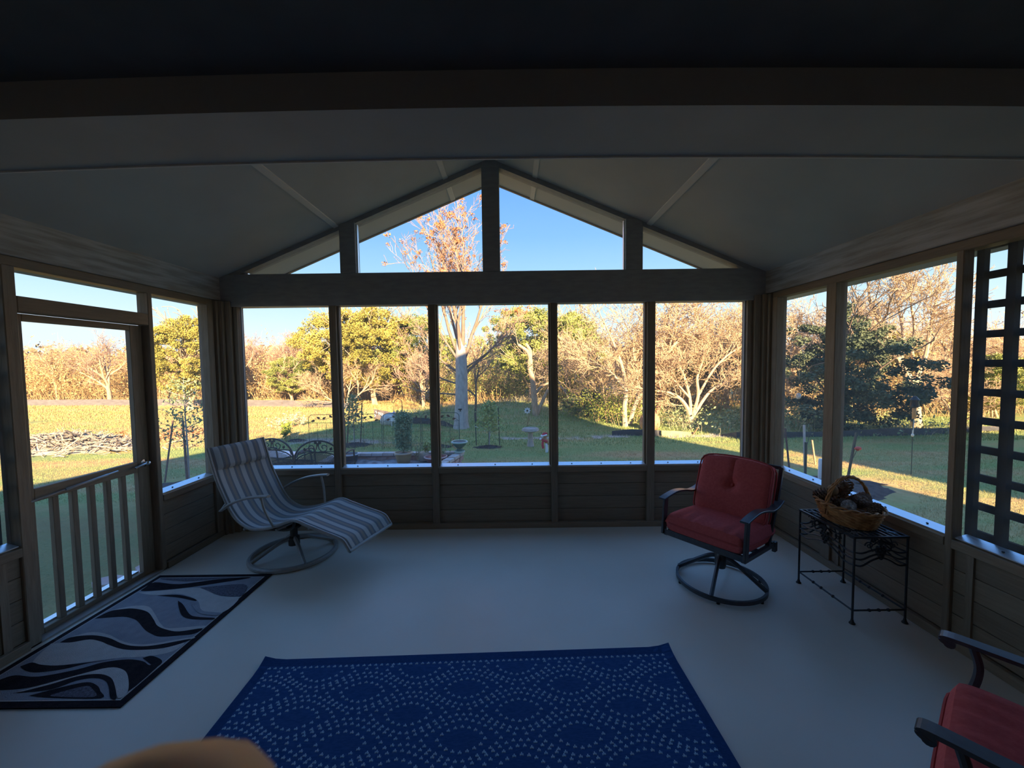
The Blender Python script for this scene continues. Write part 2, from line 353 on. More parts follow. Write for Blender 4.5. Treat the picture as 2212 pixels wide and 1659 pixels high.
def dup(root, loc, rz=0.0, label=None, group=None, scale=None):
    r = root.copy(); C.objects.link(r); r.location = loc; r.rotation_euler = (0, 0, rz)
    if scale: r.scale = scale if isinstance(scale, tuple) else (scale,) * 3
    if label: r['label'] = label
    if group: r['group'] = group
    for ch in list(root.children):
        c = ch.copy(); C.objects.link(c); c.parent = r
        for g in list(ch.children):
            d = g.copy(); C.objects.link(d); d.parent = c
    return r
def bezier(pts, n=8):       # Catmull-Rom through points
    P = [Vector(q) for q in pts]; P = [P[0] * 2 - P[1]] + P + [P[-1] * 2 - P[-2]]; out = []
    for i in range(1, len(P) - 2):
        for k in range(n):
            s = k / n; a, b, c, d = P[i - 1], P[i], P[i + 1], P[i + 2]
            out.append(0.5 * ((2 * b) + (c - a) * s + (2 * a - 5 * b + 4 * c - d) * s * s + (3 * b - a - 3 * c + d) * s ** 3))
    return out + [P[-2]]
rng = np.random.default_rng(11); rnd = random.Random(7)

# ================================================================== STRUCTURE
D, XL, XR = 3.891, -2.866, 2.504
ZT, ZS, ZB = 2.246, 0.621, 2.558
RX, RZ, SL = -0.19, 3.63, 0.415
def cz(x): return RZ - SL * abs(x - RX)

fl = MB().box(XL - .12, XR + .12, -3.0, D + .12, -.42, 0).build('floor', FLOOR); fl['kind'] = 'structure'

def plank_rows(wall, axis, a0, a1, plane, depth, mat, z0=.055, z1=.575, rows=4):
    hh = (z1 - z0) / rows
    if axis == 'x': MB().box(a0, a1, plane + depth, plane + depth + .025, .0, .60).build('sheathing', mat, wall)
    else: MB().box(*sorted((plane + depth, plane + depth * 1.8)), a0, a1, .0, .60).build('sheathing', mat, wall)
    for k in range(rows):
        za, zb_ = z0 + k * hh + .0015, z0 + (k + 1) * hh - .0015
        m = MB()
        if axis == 'x': m.box(a0, a1, plane, plane + depth, za, zb_)
        else: m.box(min(plane, plane + depth), max(plane, plane + depth), a0, a1, za, zb_)
        m.build('plank', mat, wall, bevel=.002)

def make_window(name, axis, a0, a1, z0, z1, plane, out, screws=3, sill=True):
    """screened opening; axis 'x' on the far wall, 'y' on the side walls; out = +-1 outward sign"""
    wdw = struct(name)
    def bx(m, u0, u1, d0, d1, za, zb_):
        d0, d1 = sorted((plane + out * d0, plane + out * d1))
        return m.box(u0, u1, d0, d1, za, zb_) if axis == 'x' else m.box(d0, d1, u0, u1, za, zb_)
    bx(MB(), a0 + .004, a1 - .004, .058, .060, z0 + .004, z1 - .004).build('screen', SCREEN, wdw)
    if sill:
        # sloped bright aluminium sill track
        a, b, c, d = .016, .085, z0 + .002, z0 + .020
        V = [(a0 + .002, a, c), (a1 - .002, a, c), (a1 - .002, b, d), (a0 + .002, b, d), (a0 + .002, a, c + .006), (a1 - .002, a, c + .006), (a1 - .002, b, d + .006), (a0 + .002, b, d + .006)]
        V = [((u, plane + out * q, z) if axis == 'x' else (plane + out * q, u, z)) for u, q, z in V]
        tr = MB().add(V, [(3, 2, 1, 0), (4, 5, 6, 7), (0, 1, 5, 4), (1, 2, 6, 5), (2, 3, 7, 6), (3, 0, 4, 7)]).build('sill_track', ALU, wdw)
        for k in range(screws):
            u = a0 + (a1 - a0) * (k + .5) / screws
            c_ = (u, plane + out * .045, z0 + .017) if axis == 'x' else (plane + out * .045, u, z0 + .017)
            MB().lathe([(.006, 0), (.006, .004), (.003, .005)], 8, c_).build('screw', SCREW, tr)
    if axis == 'x':
        for u in (a0, a1 - .012): bx(MB(), u, u + .012, .035, .05, z0 + .03, z1).build('side_track', TRACK, wdw)
    return wdw

# ---- far wall
wf = struct('wall_far')
BAYS = [(-2.69, -1.797), (-1.729, -.816), (-.748, .379), (.443, 1.337), (1.414, 2.322)]
for x0, x1 in ((-1.797, -1.729), (-.816, -.748), (.379, .443), (1.337, 1.414)):
    MB().box(x0, x1, D, D + .1, 0, ZT + .01).build('mullion', WOODZ, wf, bevel=.004)
    MB().box(x0 - .012, x0, D + .03, D + .1, .58, ZT).build('mullion_stop', WOODZ, wf)
    MB().box(x1, x1 + .012, D + .03, D + .1, .58, ZT).build('mullion_stop', WOODZ, wf)
for x0, x1, y0 in ((-2.70, -2.745, D), (-2.745, -2.80, D - .03), (-2.80, -2.88, D - .06)):
    MB().box(x1, x0, y0, D + .1, 0, ZT + .05).build('corner_board', WOODZ, wf, bevel=.003)
for x0, x1, y0 in ((2.322, 2.375, D), (2.375, 2.44, D - .03), (2.44, 2.52, D - .06)):
    MB().box(x0, x1, y0, D + .1, 0, ZT + .05).build('corner_board', WOODZ, wf, bevel=.003)
MB().box(XL, XR, D - .012, D + .12, ZT, ZB).build('tie_beam', BEAM, wf, bevel=.005)
for x0, x1 in BAYS:
    MB().box(x0, x1, D - .004, D + .015, .565, ZS).build('sill_rail', WOODX, wf, bevel=.003)
    MB().box(x0, x1, D + .015, D + .1, .565, ZS).build('sill_plate', WOODX, wf)
    plank_rows(wf, 'x', x0, x1, D + .03, .03, WOODX, .055, .565)
for i, (x0, x1) in enumerate(BAYS): make_window(f'window_{i + 1}', 'x', x0, x1, ZS, ZT, D, 1)
MB().box(-2.70, 2.33, D - .012, D + .1, 0, .055).build('baseboard_far', WOODX, None, bevel=.003)['kind'] = 'structure'
# gable
MB().box(-.275, -.105, D - .012, D + .1, ZB, cz(-.19) + .02).build('ridge_post', BEAM, wf, bevel=.004)
for x0, x1 in ((-1.664, -1.51), (1.118, 1.285)):
    MB().box(x0, x1, D - .012, D + .1, ZB, cz((x0 + x1) / 2) - .005).build('king_post', BEAM, wf, bevel=.004)
for s in (-1, 1):
    xe = XL if s < 0 else XR
    MB().extrude([(RX, D - .005, cz(RX) + .01), (xe, D - .005, cz(xe) + .01), (xe, D - .005, cz(xe) - .045), (RX, D - .005, cz(RX) - .05)], (0, .11, 0)).build('rake_board', BEAM, wf)
gab = [(-2.62, -1.664), (-1.51, -.275), (-.105, 1.118), (1.285, 2.30)]
for i, (x0, x1) in enumerate(gab):
    g = struct(f'window_{i + 6}')
    P = [(x0, D + .058, ZB), (x1, D + .058, ZB), (x1, D + .058, max(cz(x1) - .05, ZB + .004)), (x0, D + .058, max(cz(x0) - .05, ZB + .004))]
    MB().extrude(P, (0, .002, 0)).build('screen', SCREEN, g)
    hi = x1 if x0 < RX - .2 else x0; lo = x0 if x0 < RX - .2 else x1
    dx = .012 if lo == x0 else -.012
    if 0 < i < 3: MB().box(min(lo, lo + dx), max(lo, lo + dx), D + .02, D + .05, ZB, cz(lo) - .05).build('side_track', ALU, g)
    else: MB().box(min(lo, lo + 3 * dx), max(lo, lo + 3 * dx), D + .02, D + .05, ZB, ZB + .018).build('side_track', ALU, g)

# ---- left wall
wl = struct('wall_left'); T = .09
def bxL(y0, y1, d0, d1, z0, z1): return MB().box(XL - d1, XL - d0, y0, y1, z0, z1)
bxL(2.237, 2.30, 0, T, 0, ZT + .01).build('door_jamb', WOODZ, wl, bevel=.004)
bxL(3.125, 3.165, 0, T, 0, ZT + .01).build('door_jamb', WOODZ, wl, bevel=.004)
bxL(2.30, 3.125, 0, T, 1.992, 2.083).build('transom_bar', WOODY, wl, bevel=.004)
bxL(3.727, 3.80, -.004, T, 0, ZT + .01).build('corner_board', WOODZ, wl, bevel=.003)
bxL(3.80, 3.93, -.03, T, 0, ZT + .05).build('corner_board', WOODZ, wl, bevel=.003)
bxL(.2, D, 0, T, ZT, 2.305).build('top_rail', WOODY, wl, bevel=.003)
bxL(-3.0, D + .05, -.02, .12, 2.305, 2.57).build('side_beam', BEAMY, wl, bevel=.004)
for y0, y1 in ((3.165, 3.727), (.2, 2.237)):
    bxL(y0, y1, -.004, T, .565, ZS - .004).build('sill_rail', WOODY, wl, bevel=.003)
    plank_rows(wl, 'y', y0, y1, XL - .02, -.03, WOODY)
bxL(2.13, 2.17, .01, T, .055, .565).build('knee_stud', WOODZ, wl)
make_window('window_10', 'y', 3.165, 3.727, ZS, ZT, XL, -1, 2)
make_window('window_11', 'y', 2.30, 3.125, 2.083, ZT, XL, -1, sill=False)
make_window('window_12', 'y', .2, 2.237, ZS, ZT, XL, -1, 5)
bxL(-3.0, .2, 0, T, 0, ZT + .06).build('end_wall_panel', WOODY, wl)
for y0, y1 in ((3.165, D), (.2, 2.237)):
    MB().box(XL - .02, XL + .012, y0, y1, 0, .055).build('baseboard_left', WOODY, None, bevel=.003)['kind'] = 'structure'
bxL(2.237, 3.165, 0, .14, -.02, .012).build('trim_1', M('threshold_metal', (.35, .33, .31), .4), None)['kind'] = 'structure'

# screen door
dr = struct('door_1')
def bxD(y0, y1, z0, z1, d0=.06, d1=.098): return MB().box(XL - d1, XL - d0, y0, y1, z0, z1)
bxD(2.302, 2.363, .015, 1.988).build('stile', WOODZ, dr, bevel=.003)
bxD(3.026, 3.123, .015, 1.988).build('stile', WOODZ, dr, bevel=.003)
bxD(2.363, 3.026, 1.945, 1.988).build('top_rail', WOODY, dr, bevel=.003)
bxD(2.363, 3.026, .845, .926).build('middle_rail', WOODY, dr, bevel=.003)
bxD(2.363, 3.026, .015, .048).build('bottom_rail', WOODY, dr, bevel=.003)
for k in range(5):
    y = 2.363 + .663 * (k + 1) / 6
    bxD(y - .017, y + .017, .048, .845, .064, .094).build('baluster', WOODZ, dr, bevel=.002)
bxD(2.363, 3.026, .03, 1.96, .0995, .101).build('screen', SCREEN, dr)
MB().box(XL - .150, XL - .102, 2.365, 3.024, .040, .058).build('bottom_track', ALU, dr)
hd = MB().lathe([(.030, 0), (.030, .006), (.012, .01), (.012, .03)], 16).build('handle_rose', CHROME, dr, True)
hd.rotation_euler = (0, PI / 2, 0); hd.location = (XL - .06, 3.075, .905)
hb = MB().tube(bezier([(XL - .03, 3.075, .905), (XL - .022, 3.05, .905), (XL - .022, 3.0, .898), (XL - .022, 2.965, .89)]), .008, 8)
hb.ball((XL - .025, 3.075, .905), .019).build('lever_handle', CHROME, hd, True).parent = dr
cl = MB().tube([(XL - .02, 2.285, .862), (XL - .05, 2.86, .90)], .007, 8); cl.tube([(XL - .03, 2.50, .876), (XL - .046, 2.78, .8945)], .010, 8)
cl.build('door_closer', CHROME, dr, True)

# ---- right wall
wr = struct('wall_right')
def bxR(y0, y1, d0, d1, z0, z1): return MB().box(XR + d0, XR + d1, y0, y1, z0, z1)
bxR(3.73, 3.80, -.004, T, 0, ZT + .01).build('corner_board', WOODZ, wr, bevel=.003)
bxR(3.80, 3.93, -.03, T, 0, ZT + .05).build('corner_board', WOODZ, wr, bevel=.003)
bxR(3.06, 3.158, 0, T, 0, ZT + .01).build('post', WOODZ, wr, bevel=.004)
bxR(2.204, 2.243, 0, .061, 0, ZT + .01).build('post', WOODZ, wr, bevel=.004)
bxR(.2, D, 0, T, ZT, 2.305).build('top_rail', WOODY, wr, bevel=.003)
bxR(-3.0, D + .05, -.02, .12, 2.305, 2.57).build('side_beam', BEAMY, wr, bevel=.004)
for y0, y1 in ((3.158, 3.73), (2.243, 3.06), (.2, 2.204)):
    bxR(y0, y1, -.004, T, .565, ZS - .004).build('sill_rail', WOODY, wr, bevel=.003)
    plank_rows(wr, 'y', y0, y1, XR + .02, .03, WOODY)
for y0 in (2.10, 2.98): bxR(y0, y0 + .035, .008, T, .055, .565).build('knee_stud', WOODZ, wr)
make_window('window_13', 'y', 3.158, 3.73, ZS, ZT, XR, 1, 2)
make_window('window_14', 'y', 2.243, 3.06, ZS, ZT, XR, 1, 3)
make_window('window_15', 'y', .2, 2.204, ZS, ZT, XR, 1, 5)
bxR(-3.0, .2, 0, T, 0, ZT + .06).build('end_wall_panel', WOODY, wr)
MB().box(XR - .012, XR + .02, .2, D, 0, .055).build('baseboard_right', WOODY, None, bevel=.003)['kind'] = 'structure'

# ---- ceiling of the gable room, header beam, flat patio ceiling, roofs
cl_ = struct('ceiling')
for s, xe in ((-1, XL - .5), (1, XR + .5)):
    MB().extrude([(RX, 1.36, cz(RX)), (xe, 1.36, cz(xe)), (xe, 1.36, cz(xe) + .14), (RX, 1.36, cz(RX) + .14)], (0, 4.385 - 1.36, 0)).build('roof_board', CEIL, cl_)
for x in (-1.69, 1.345, .24, -.62):
    s = -1 if x < RX else 1
    MB().extrude([(x - .022, 1.66, cz(x - .022) + .002), (x + .022, 1.66, cz(x + .022) + .002), (x + .022, 1.66, cz(x + .022) - .010), (x - .022, 1.66, cz(x - .022) - .010)], (0, 4.38 - 1.66, 0)).build('batten', BATT, cl_)
for s, xe in ((-1, XL - .5), (1, XR + .5)):
    MB().extrude([(RX, 4.385, cz(RX) - .012), (xe, 4.385, cz(xe) - .012), (xe, 4.385, cz(xe) + .18), (RX, 4.385, cz(RX) + .18)], (0, .03, 0)).build('fascia_board', WOODX, cl_)
# header beam between the flat patio ceiling and the gable room (it sags a little towards both ends)
def sag(x): return -.0068 * x * x
NX = 24; xs = [XL - .1 + (XR - XL + .2) * k / NX for k in range(NX + 1)]
hbm = MB()
ring = []
for x in xs:
    ring += [(x, 1.345, 2.5 + sag(x)), (x, 1.665, 2.5 + sag(x)), (x, 1.665, max(2.8, cz(x) + .05)), (x, 1.345, max(2.8, cz(x) + .05))]
hbm.add(ring, [(i * 4 + k, i * 4 + (k + 1) % 4, (i + 1) * 4 + (k + 1) % 4, (i + 1) * 4 + k) for i in range(NX) for k in range(4)] + [(0, 1, 2, 3), tuple(NX * 4 + k for k in (3, 2, 1, 0))])
h_ = hbm.build('header_beam', M('header_paint', (0.40, 0.39, 0.375), 0.6, (0.44, 0.43, 0.415), 3), cl_)
MB().tube([(x, 1.662, 2.497 + sag(x)) for x in xs], .006, 4).build('header_edge_bead', BATT, cl_)
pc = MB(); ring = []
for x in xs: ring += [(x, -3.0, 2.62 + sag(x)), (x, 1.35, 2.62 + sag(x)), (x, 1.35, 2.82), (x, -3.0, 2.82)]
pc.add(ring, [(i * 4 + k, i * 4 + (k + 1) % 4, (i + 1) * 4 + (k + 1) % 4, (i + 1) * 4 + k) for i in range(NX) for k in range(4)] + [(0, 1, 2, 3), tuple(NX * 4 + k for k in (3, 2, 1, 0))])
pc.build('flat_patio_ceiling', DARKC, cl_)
# the house behind the photographer and the neighbouring house: they cast the long shadows on the lawn
hs = struct('wall_back')
MB().extrude([(-7.2, -3, -.3), (8.46, -3, -.3), (8.46, -3, 3.9), (7.6, -3, 5.5), (7.3, -3, 6.8), (4.46, -3, 8.45), (-4.94, -3, 3.55), (-7.2, -3, 2.2)], (0, -9, 0)).build('house_body', STUCCO, hs)
nb = struct('neighbouring_house')
MB().extrude([(9.75, -4, -.3), (20.5, -4, -.3), (20.5, -4, 3.2), (12.6, -4, 7.4), (9.75, -4, 5.9)], (2.56, -8, 0)).build('house_body', STUCCO, nb)

# ---- lattice privacy panels outside the screens
def lattice(side, label):
    L = thing('lattice_panel', label, 'lattice', (0, 0, 0), group=None)
    xa = (XR + .097) if side > 0 else (XL - .097)
    dk = M('lattice_wood', (0.018, 0.015, 0.012), 0.9, (0.03, 0.025, 0.02), 8, spec=.1)
    def xx(d0, d1): return sorted((xa + side * d0, xa + side * d1))
    y = 2.206; k = 0
    while y > .3:
        ww = .040 if k else .035
        a, b = xx(0, .032); MB().box(a, b, y - ww + .02, y + .02, -.2, 2.30).build('vertical_slat', dk, L); y -= .137; k += 1
    z = 2.29
    while z > -.1:
        a, b = xx(.033, .055); MB().box(a, b, .3, 2.226, z - .04, z).build('horizontal_slat', dk, L); z -= .162
    return L
lattice(1, 'dark square wooden lattice panel outside the right-hand screen wall')
lattice(-1, 'dark square wooden lattice panel outside the left wall, before the screen door')

# ================================================================== FURNITURE
# ---- blue rug
def rug_pt(x, y, rz, c): 
    cs, sn = math.cos(rz), math.sin(rz); return (c[0] + x * cs - y * sn, c[1] + x * sn + y * cs)
bc = (-.236, 1.36); brz = math.radians(1.75)
br = thing('area_rug', 'navy blue woven rug with pale dotted diamond pattern on the floor', 'rug', (bc[0], bc[1], 0), brz)
NAVY = M('navy_weave', (0.022, 0.085, 0.25), 0.9, (0.034, 0.11, 0.31), 40, (1, 3, 1), 0.4, spec=0.1, bscale=240, bdist=.003)
NAVYB = M('navy_border', (0.017, 0.062, 0.19), 0.9, (0.024, 0.08, 0.23), 60, (1, 3, 1), 0.4, spec=0.1, bscale=240, bdist=.003)
DOT = M('pale_blue_yarn', (0.48, 0.66, 0.82), 0.9)
HW, HH = 1.145, .80
def rz_(x, y):
    z = .009
    cx_, cy_ = max(0, abs(x) - HW + .10) / .10, max(0, y - HH + .10) / .10
    return z + .022 * (cx_ * cy_) ** 1.5
m = MB()
m.grid(lambda u, v: ((u - .5) * 2 * HW, (v - .5) * 2 * HH, rz_((u - .5) * 2 * HW, (v - .5) * 2 * HH)), 40, 30)
n0 = len(m.v)
m.grid(lambda u, v: ((u - .5) * 2 * HW, (.5 - v) * 2 * HH, .001), 2, 2)
m.box(-HW, HW, -HH, -HH + .002, .001, .009); m.box(-HW, -HW + .002, -HH, HH - .1, .001, .009); m.box(HW - .002, HW, -HH, HH - .1, .001, .009); m.box(-HW + .1, HW - .1, HH - .002, HH, .001, .009)
m.build('woven_field', NAVY, br, True)
dots = []
def path_dots(P, sp, closed=True):
    P = [Vector((*q, 0)) for q in P]
    if closed: P = P + [P[0]]
    Ls = [0]
    for a, b in zip(P, P[1:]): Ls.append(Ls[-1] + (b - a).length)
    n = max(2, round(Ls[-1] / sp)); 
    for k in range(n if closed else n + 1):
        s = Ls[-1] * k / n; i = max(j for j in range(len(Ls)) if Ls[j] <= s + 1e-9); i = min(i, len(P) - 2)
        f = (s - Ls[i]) / max(1e-9, Ls[i + 1] - Ls[i]); dots.append(tuple((P[i] * (1 - f) + P[i + 1] * f)[:2]))
IX, IY = 1.085, .735
px_, py_ = .262, .137
def ringp(a, b, p_, n=48):
    out = []
    for k in range(n):
        th = 2 * PI * k / n; c_, s_ = math.cos(th), math.sin(th)
        r = 1 / ((abs(c_) ** p_ + abs(s_) ** p_) ** (1 / p_)); out.append((a * r * c_, b * r * s_))
    return out
for j in range(-6, 7):
    for i in range(-5, 6):
        if (i + j) % 2: continue
        cx0, cy0 = i * px_ + .0, j * py_ + .01
        for a, b, pw, sp in ((.105, .060, 1.6, .032), (.175, .1, 1.35, .032)):
            path_dots([(cx0 + q[0], cy0 + q[1]) for q in ringp(a, b, pw)], sp)
        path_dots([(cx0 - .235, cy0 + .015), (cx0 - .045, cy0 + .122), (cx0 + .045, cy0 + .122), (cx0 + .235, cy0 + .015)], .032, False)
dots = [d for d in dots if abs(d[0]) < IX - .02 and abs(d[1]) < IY - .015]
path_dots([(-IX, -IY), (IX, -IY), (IX, IY), (-IX, IY)], .032)
md = MB()
for (x, y) in dots:
    for ox, oy, s in ((0, .002, 1.2), (-.0058, -.0015, .85), (.0058, -.0015, .85)):
        xx_, yy_ = x + ox, y + oy; z = rz_(xx_, yy_); a, b = .0027 * s, .0062 * s
        md.add([(xx_ - a, yy_ - b, z), (xx_ + a, yy_ - b, z), (xx_ + a * .6, yy_ + b, z), (xx_ - a * .6, yy_ + b, z), (xx_ - a * .7, yy_ - b * .7, z + .0016), (xx_ + a * .7, yy_ - b * .7, z + .0016), (xx_ + a * .4, yy_ + b * .7, z + .0016), (xx_ - a * .4, yy_ + b * .7, z + .0016)],
               [(4, 5, 6, 7), (0, 1, 5, 4), (1, 2, 6, 5), (2, 3, 7, 6), (3, 0, 4, 7)])
md.build('woven_dots', DOT, br, kind='stuff')
mb_ = MB()
for x0, x1, y0, y1 in ((-HW, HW, IY + .012, HH), (-HW, HW, -HH, -IY - .012)):
    mb_.grid(lambda u, v, x0=x0, x1=x1, y0=y0, y1=y1: (x0 + (x1 - x0) * u, y0 + (y1 - y0) * v, rz_(x0 + (x1 - x0) * u, y0 + (y1 - y0) * v) + .0006), 40, 4)
for x0, x1 in ((-HW, -IX - .012), (IX + .012, HW)):
    mb_.grid(lambda u, v, x0=x0, x1=x1: (x0 + (x1 - x0) * u, -IY + 2 * IY * v, rz_(x0 + (x1 - x0) * u, -IY + 2 * IY * v) + .0006), 4, 30)
mb_.build('woven_border', NAVYB, br, True)

# ---- wave rug by the door
wv = thing('wave_rug', 'grey and black rug with flowing wave pattern beside the screen door', 'rug')
RB = M('rug_black', (0.022, 0.018, 0.024), 0.95, (0.035, 0.028, 0.034), 30, bump=.5, bscale=200, spec=.1)
RG = M('rug_grey', (0.34, 0.35, 0.40), 0.95, (0.39, 0.40, 0.45), 20, bump=.5, bscale=200, spec=.1)
RL = M('rug_cream', (0.62, 0.59, 0.57), 0.95, (0.68, 0.65, 0.63), 20, bump=.5, bscale=200, spec=.1)
RM = M('rug_mottled', (0.10, 0.10, 0.13), 0.95, (0.22, 0.22, 0.27), 90, bump=.5, bscale=200, spec=.1)
wx0, wx1, wy0, wy1 = -2.822, -1.928, 1.832, 3.045
MB().box(wx0, wx1, wy0, wy1, 0.001, .008).build('black_border', RB, wv)
ib = .045
MB().box(wx0 + ib - .008, wx1 - ib + .008, wy0 + ib - .008, wy1 - ib + .008, .008, .0088).build('cream_line', RL, wv)
MB().box(wx0 + ib, wx1 - ib, wy0 + ib, wy1 - ib, .0088, .0095).build('grey_field', RG, wv)
BANDS = {
 'L3': (RL, [(-2.788,2.277),(-2.675,2.286),(-2.591,2.309),(-2.5,2.289),(-2.424,2.26),(-2.302,2.222),(-2.19,2.215),(-2.067,2.228),(-1.985,2.274),(-1.991,2.201),(-2.105,2.163),(-2.276,2.151),(-2.514,2.105),(-2.638,2.107),(-2.722,2.134)]),
 'L4': (RL, [(-2.765,2.803),(-2.583,2.832),(-2.356,2.857),(-2.124,2.751),(-1.972,2.732),(-1.964,2.559),(-2.12,2.582),(-2.249,2.7),(-2.445,2.781),(-2.62,2.769)]),
 'L1': (RL, [(-2.722,2.342),(-2.647,2.376),(-2.517,2.35),(-2.379,2.292),(-2.266,2.263),(-2.163,2.267),(-1.975,2.318),(-1.974,2.298),(-2.145,2.247),(-2.257,2.245),(-2.355,2.268),(-2.485,2.319),(-2.613,2.344),(-2.723,2.329)]),
 'L2': (RL, [(-2.758,2.594),(-2.646,2.641),(-2.531,2.632),(-2.409,2.547),(-2.272,2.441),(-2.182,2.403),(-1.987,2.424),(-1.976,2.399),(-2.099,2.372),(-2.196,2.391),(-2.286,2.429),(-2.369,2.493),(-2.487,2.575),(-2.618,2.612)]),
 'A': (RB, [(-2.77,2.507),(-2.752,2.58),(-2.698,2.604),(-2.618,2.612),(-2.487,2.575),(-2.369,2.493),(-2.286,2.429),(-2.196,2.391),(-2.099,2.372),(-1.976,2.399),(-1.985,2.35),(-2.067,2.335),(-2.179,2.327),(-2.259,2.355),(-2.335,2.394),(-2.447,2.469),(-2.512,2.502),(-2.601,2.524),(-2.726,2.513)]),
 'B': (RB, [(-2.746,2.287),(-2.725,2.331),(-2.615,2.346),(-2.487,2.321),(-2.357,2.27),(-2.259,2.247),(-2.148,2.25),(-1.977,2.302),(-1.985,2.274),(-2.067,2.228),(-2.19,2.215),(-2.302,2.222),(-2.424,2.26),(-2.5,2.289),(-2.591,2.309),(-2.675,2.286)]),
 'C': (RB, [(-2.748,2.097),(-2.717,2.125),(-2.638,2.107),(-2.512,2.103),(-2.269,2.144),(-2.386,2.118),(-2.481,2.075),(-2.596,2.054),(-2.672,2.064)]),
 'D': (RB, [(-2.77,1.985),(-2.741,2.005),(-2.696,2.034),(-2.559,2.023),(-2.404,2.069),(-2.315,2.119),(-2.192,2.14),(-2.091,2.124),(-2.028,2.095),(-1.978,2.11),(-1.976,1.92),(-2.054,1.999),(-2.143,2.061),(-2.24,2.08),(-2.359,2.029),(-2.487,1.964),(-2.592,1.941),(-2.77,1.942)]),
 'D2': (RB, [(-2.117,2.149),(-2.085,2.166),(-2.013,2.142),(-1.977,2.115),(-1.977,2.085),(-2.014,2.095)]),
 'L5': (RL, [(-2.562,1.917),(-2.359,2.029),(-2.24,2.08),(-2.147,2.065),(-2.071,2.016),(-1.978,1.92),(-1.987,1.88),(-2.104,1.975),(-2.175,2.018),(-2.257,2.036),(-2.35,2.02),(-2.468,1.947)]),
 'E': (RB, [(-2.542,1.917),(-2.429,1.971),(-2.35,2.02),(-2.257,2.036),(-2.175,2.018),(-2.104,1.975),(-1.995,1.88),(-2.026,1.88),(-2.106,1.95),(-2.17,1.992),(-2.243,2.01),(-2.321,1.994),(-2.391,1.938)]),
 'F': (RB, [(-2.456,1.9),(-2.342,1.954),(-2.252,1.981),(-2.176,1.959),(-2.121,1.923),(-2.075,1.88),(-2.331,1.887)]),
 'F2': (RM, [(-2.349,1.903),(-2.284,1.937),(-2.225,1.956),(-2.173,1.935),(-2.116,1.888),(-2.324,1.893)]),
 'G': (RB, [(-2.775,2.861),(-2.765,2.938),(-2.552,2.907),(-2.306,2.969),(-2.11,2.995),(-2.069,2.985),(-2.227,2.93),(-2.424,2.87),(-2.586,2.836),(-2.755,2.823)]),
 'G2': (RM, [(-2.77,2.995),(-2.585,2.992),(-2.2,2.995),(-2.271,2.985),(-2.489,2.95),(-2.668,2.963),(-2.764,2.985)]),
 'H': (RB, [(-2.585,2.76),(-2.453,2.768),(-2.345,2.74),(-2.264,2.707),(-2.261,2.692),(-2.404,2.733),(-2.519,2.752)]),
 'I': (RB, [(-2.381,2.695),(-2.306,2.649),(-2.174,2.542),(-2.099,2.512),(-1.978,2.499),(-1.984,2.484),(-2.122,2.492),(-2.215,2.53),(-2.327,2.635)]),
 'J': (RM, [(-2.356,2.857),(-2.057,2.897),(-1.978,2.80),(-1.978,2.74),(-2.124,2.751),(-2.268,2.817)]),
 'K': (RG, [(-2.273,2.685),(-2.138,2.582),(-1.978,2.552),(-1.978,2.525),(-2.11,2.548),(-2.237,2.641)])}
for k, (key, (mat, P)) in enumerate(BANDS.items()):
    z = .0095 + .00012 * k
    Q = bezier([(x, y, z) for x, y in P] + [(P[0][0], P[0][1], z)], 4)[:-1]
    MB().extrude(Q, (0, 0, .0006)).build('wave_band', mat, wv)

# ---- sling recliner (local x = facing)
rc = thing('recliner', 'grey striped sling recliner on a round swivel base in the left corner', 'recliner', (-1.94, 3.39, 0), math.atan2(-.30, .955))
prof = [(-.625, .963), (-.56, .77), (-.52, .67), (-.455, .55), (-.385, .44), (-.30, .36), (-.17, .315), (-.03, .33), (.12, .375), (.285, .435), (.41, .412), (.58, .374), (.74, .338), (.79, .29), (.815, .255)]
pp = bezier([(u, 0, z) for u, z in prof], 5)
HWD = .262
fr = MB()
for s in (-1, 1): fr.tube([(q.x, s * HWD, q.z) for q in pp], .0135, 8)
fr.tube([(pp[1].x - .006, -HWD, pp[1].z), (pp[1].x - .006, HWD, pp[1].z)], .008, 8); fr.tube([(pp[-1].x, -HWD, pp[-1].z), (pp[-1].x, HWD, pp[-1].z)], .0135, 8)
for u, z in ((-.25, .30), (.1, .335), (.43, .385)): fr.tube([(u, -HWD, z), (u, HWD, z)], .010, 8)
fr.build('frame', TAUPEM, rc, True)
ps = pp[:-1]
def slf(u, v):
    i = u * (len(ps) - 1); a = int(min(i, len(ps) - 2)); f = i - a; q = ps[a] * (1 - f) + ps[a + 1] * f
    d = (ps[a + 1] - ps[a]).normalized(); nrm = Vector((-d.z, 0, d.x))
    w_ = (v - .5) * 2
    return q + nrm * (.006 - .018 * (1 - w_ * w_)) + Vector((0, w_ * (HWD - .004), 0))
sg = MB().grid(slf, len(ps) - 1, 12).build('sling', SLING, rc, True)
sm_ = sg.modifiers.new('thick', 'SOLIDIFY'); sm_.thickness = .004
def padf(off):
    def f(u, v):
        i = u * 5; a = int(min(i, 4)); ff = i - a; q = pp[a] * (1 - ff) + pp[a + 1] * ff; d = (pp[a + 1] - pp[a]).normalized(); nrm = Vector((-d.z, 0, d.x))
        if nrm.x < 0: nrm = -nrm
        w_ = (v - .5) * 2; e_ = (1 - w_ ** 8) * (1 - (2 * u - 1) ** 6)
        return q + nrm * (.006 + off * .022 * e_) + Vector((0, w_ * (HWD - .012), 0))
    return f
MB().grid(padf(1), 10, 14).build('headrest_pad', PAD, rc, True)
